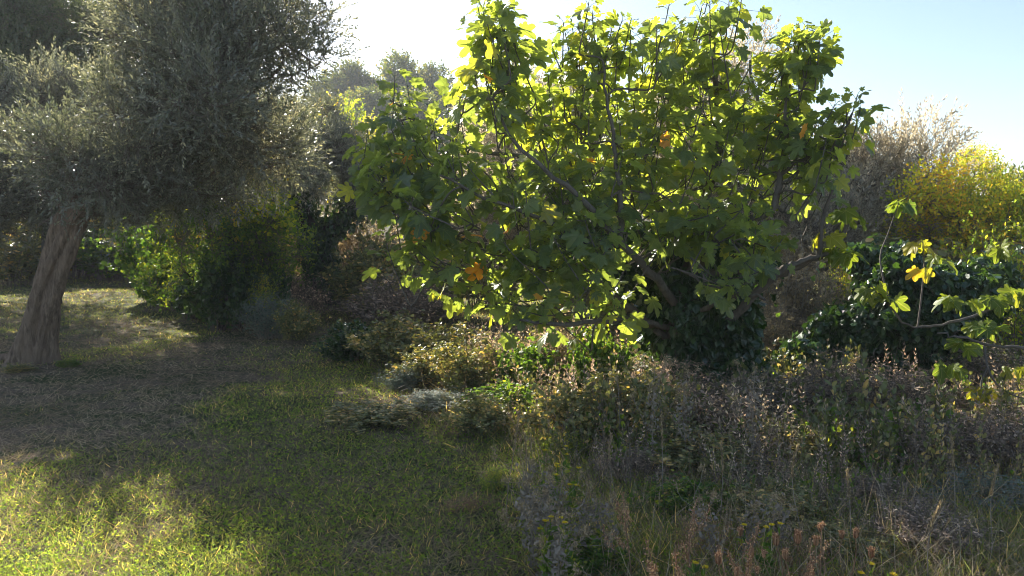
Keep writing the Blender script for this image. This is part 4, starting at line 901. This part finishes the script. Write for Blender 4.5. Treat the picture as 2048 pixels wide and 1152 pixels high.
for i, (u, d_, t, l) in enumerate([(1050, 4.9, 925, 'leftmost dried pink-tan thistle at the lawn edge'), (1085, 4.6, 935, 'dried thistle behind the sunlit weed clump'), (1120, 4.4, 960, 'dried tan thistle in the middle of the sunlit clump'), (1070, 4.3, 985, 'low dried thistle under the leftmost one'), (1110, 4.1, 1000, 'dried thistle at the front of the sunlit clump'),
        (1170, 4.3, 1000, 'dried thistle right of the sunlit clump'), (1230, 4.2, 1010, 'dried thistle next to the pale rusty dock plant'), (1450, 4.2, 1010, 'pale dried thistle behind the red-brown dock spike'), (1500, 4.3, 1005, 'pale dried thistle left of the small yellow flower'), (1570, 4.4, 1000, 'pale dried thistle behind the wild carrots'), (1125, 3.8, 1070, 'white-tipped dried thistle low at the left edge of the weeds'),
        (1380, 6.0, 745, 'feathery grey thistle top standing before the ivy stump'), (1310, 6.1, 735, 'feathery grey thistle left of the one before the ivy stump'), (1515, 6.0, 735, 'branching dry thistle standing in the dark gap')]):
    weed('dried_thistle', l, 'thistle', GT, u, d_, t, 380+i, 'thistle')
bush('dry', 1090, 4.5, 985, 110, 'pinkish dry weed clump catching the sun at the lawn edge')
bush('rust', 1420, 3.9, 1040, 150, 'rust-brown weeds behind the foreground docks')
bush('rust', 935, 4.6, 1010, 120, 'flat rusty patch of weeds lying on the lawn', .25)
bush('rust', 1600, 3.7, 1090, 140, 'rust-brown weeds at the foot of the wild carrots')
bush('yellow', 985, 5.0, 945, 140, 'low sunlit yellowish tuft on the lawn edge', .2)
bush('green', 1380, 4.5, 965, 160, 'green leafy weed behind the rusty foreground plants')
bush('green', 1190, 3.7, 1085, 150, 'green weed at the bottom edge right of the lawn')
bush('bramble', 1560, 4.3, 985, 200, 'low brown bramble behind the wild carrots')
bush('heather', 1870, 4.0, 1020, 230, 'grey fine-twigged bush low in the right corner')
bush('bramble', 1720, 3.9, 1060, 200, 'low bramble right of the wild carrots')

# ------------------------------------------------------------------ air
def haze():
    x0, x1, y0, y1, z0, z1 = -136, 136, -38, 132, -3, 24
    V = [(x, y, z) for z in (z0, z1) for y in (y0, y1) for x in (x0, x1)]
    Q = [(0, 2, 3, 1), (4, 5, 7, 6), (0, 1, 5, 4), (2, 6, 7, 3), (0, 4, 6, 2), (1, 3, 7, 5)]
    m, nt, N, L, out = newmat('haze'); v = N.new('ShaderNodeVolumePrincipled')
    v.inputs['Color'].default_value = (.86, .91, 1, 1); v.inputs['Density'].default_value = HAZE; v.inputs['Anisotropy'].default_value = .2
    L.new(v.outputs[0], out.inputs['Volume'])
    g = Geo(); g.add(V, Q); props(obj('haze', g.mesh('haze', [m])), 'pale autumn haze over the clearing', 'haze', kind='stuff')
HAZE = .0008
haze()
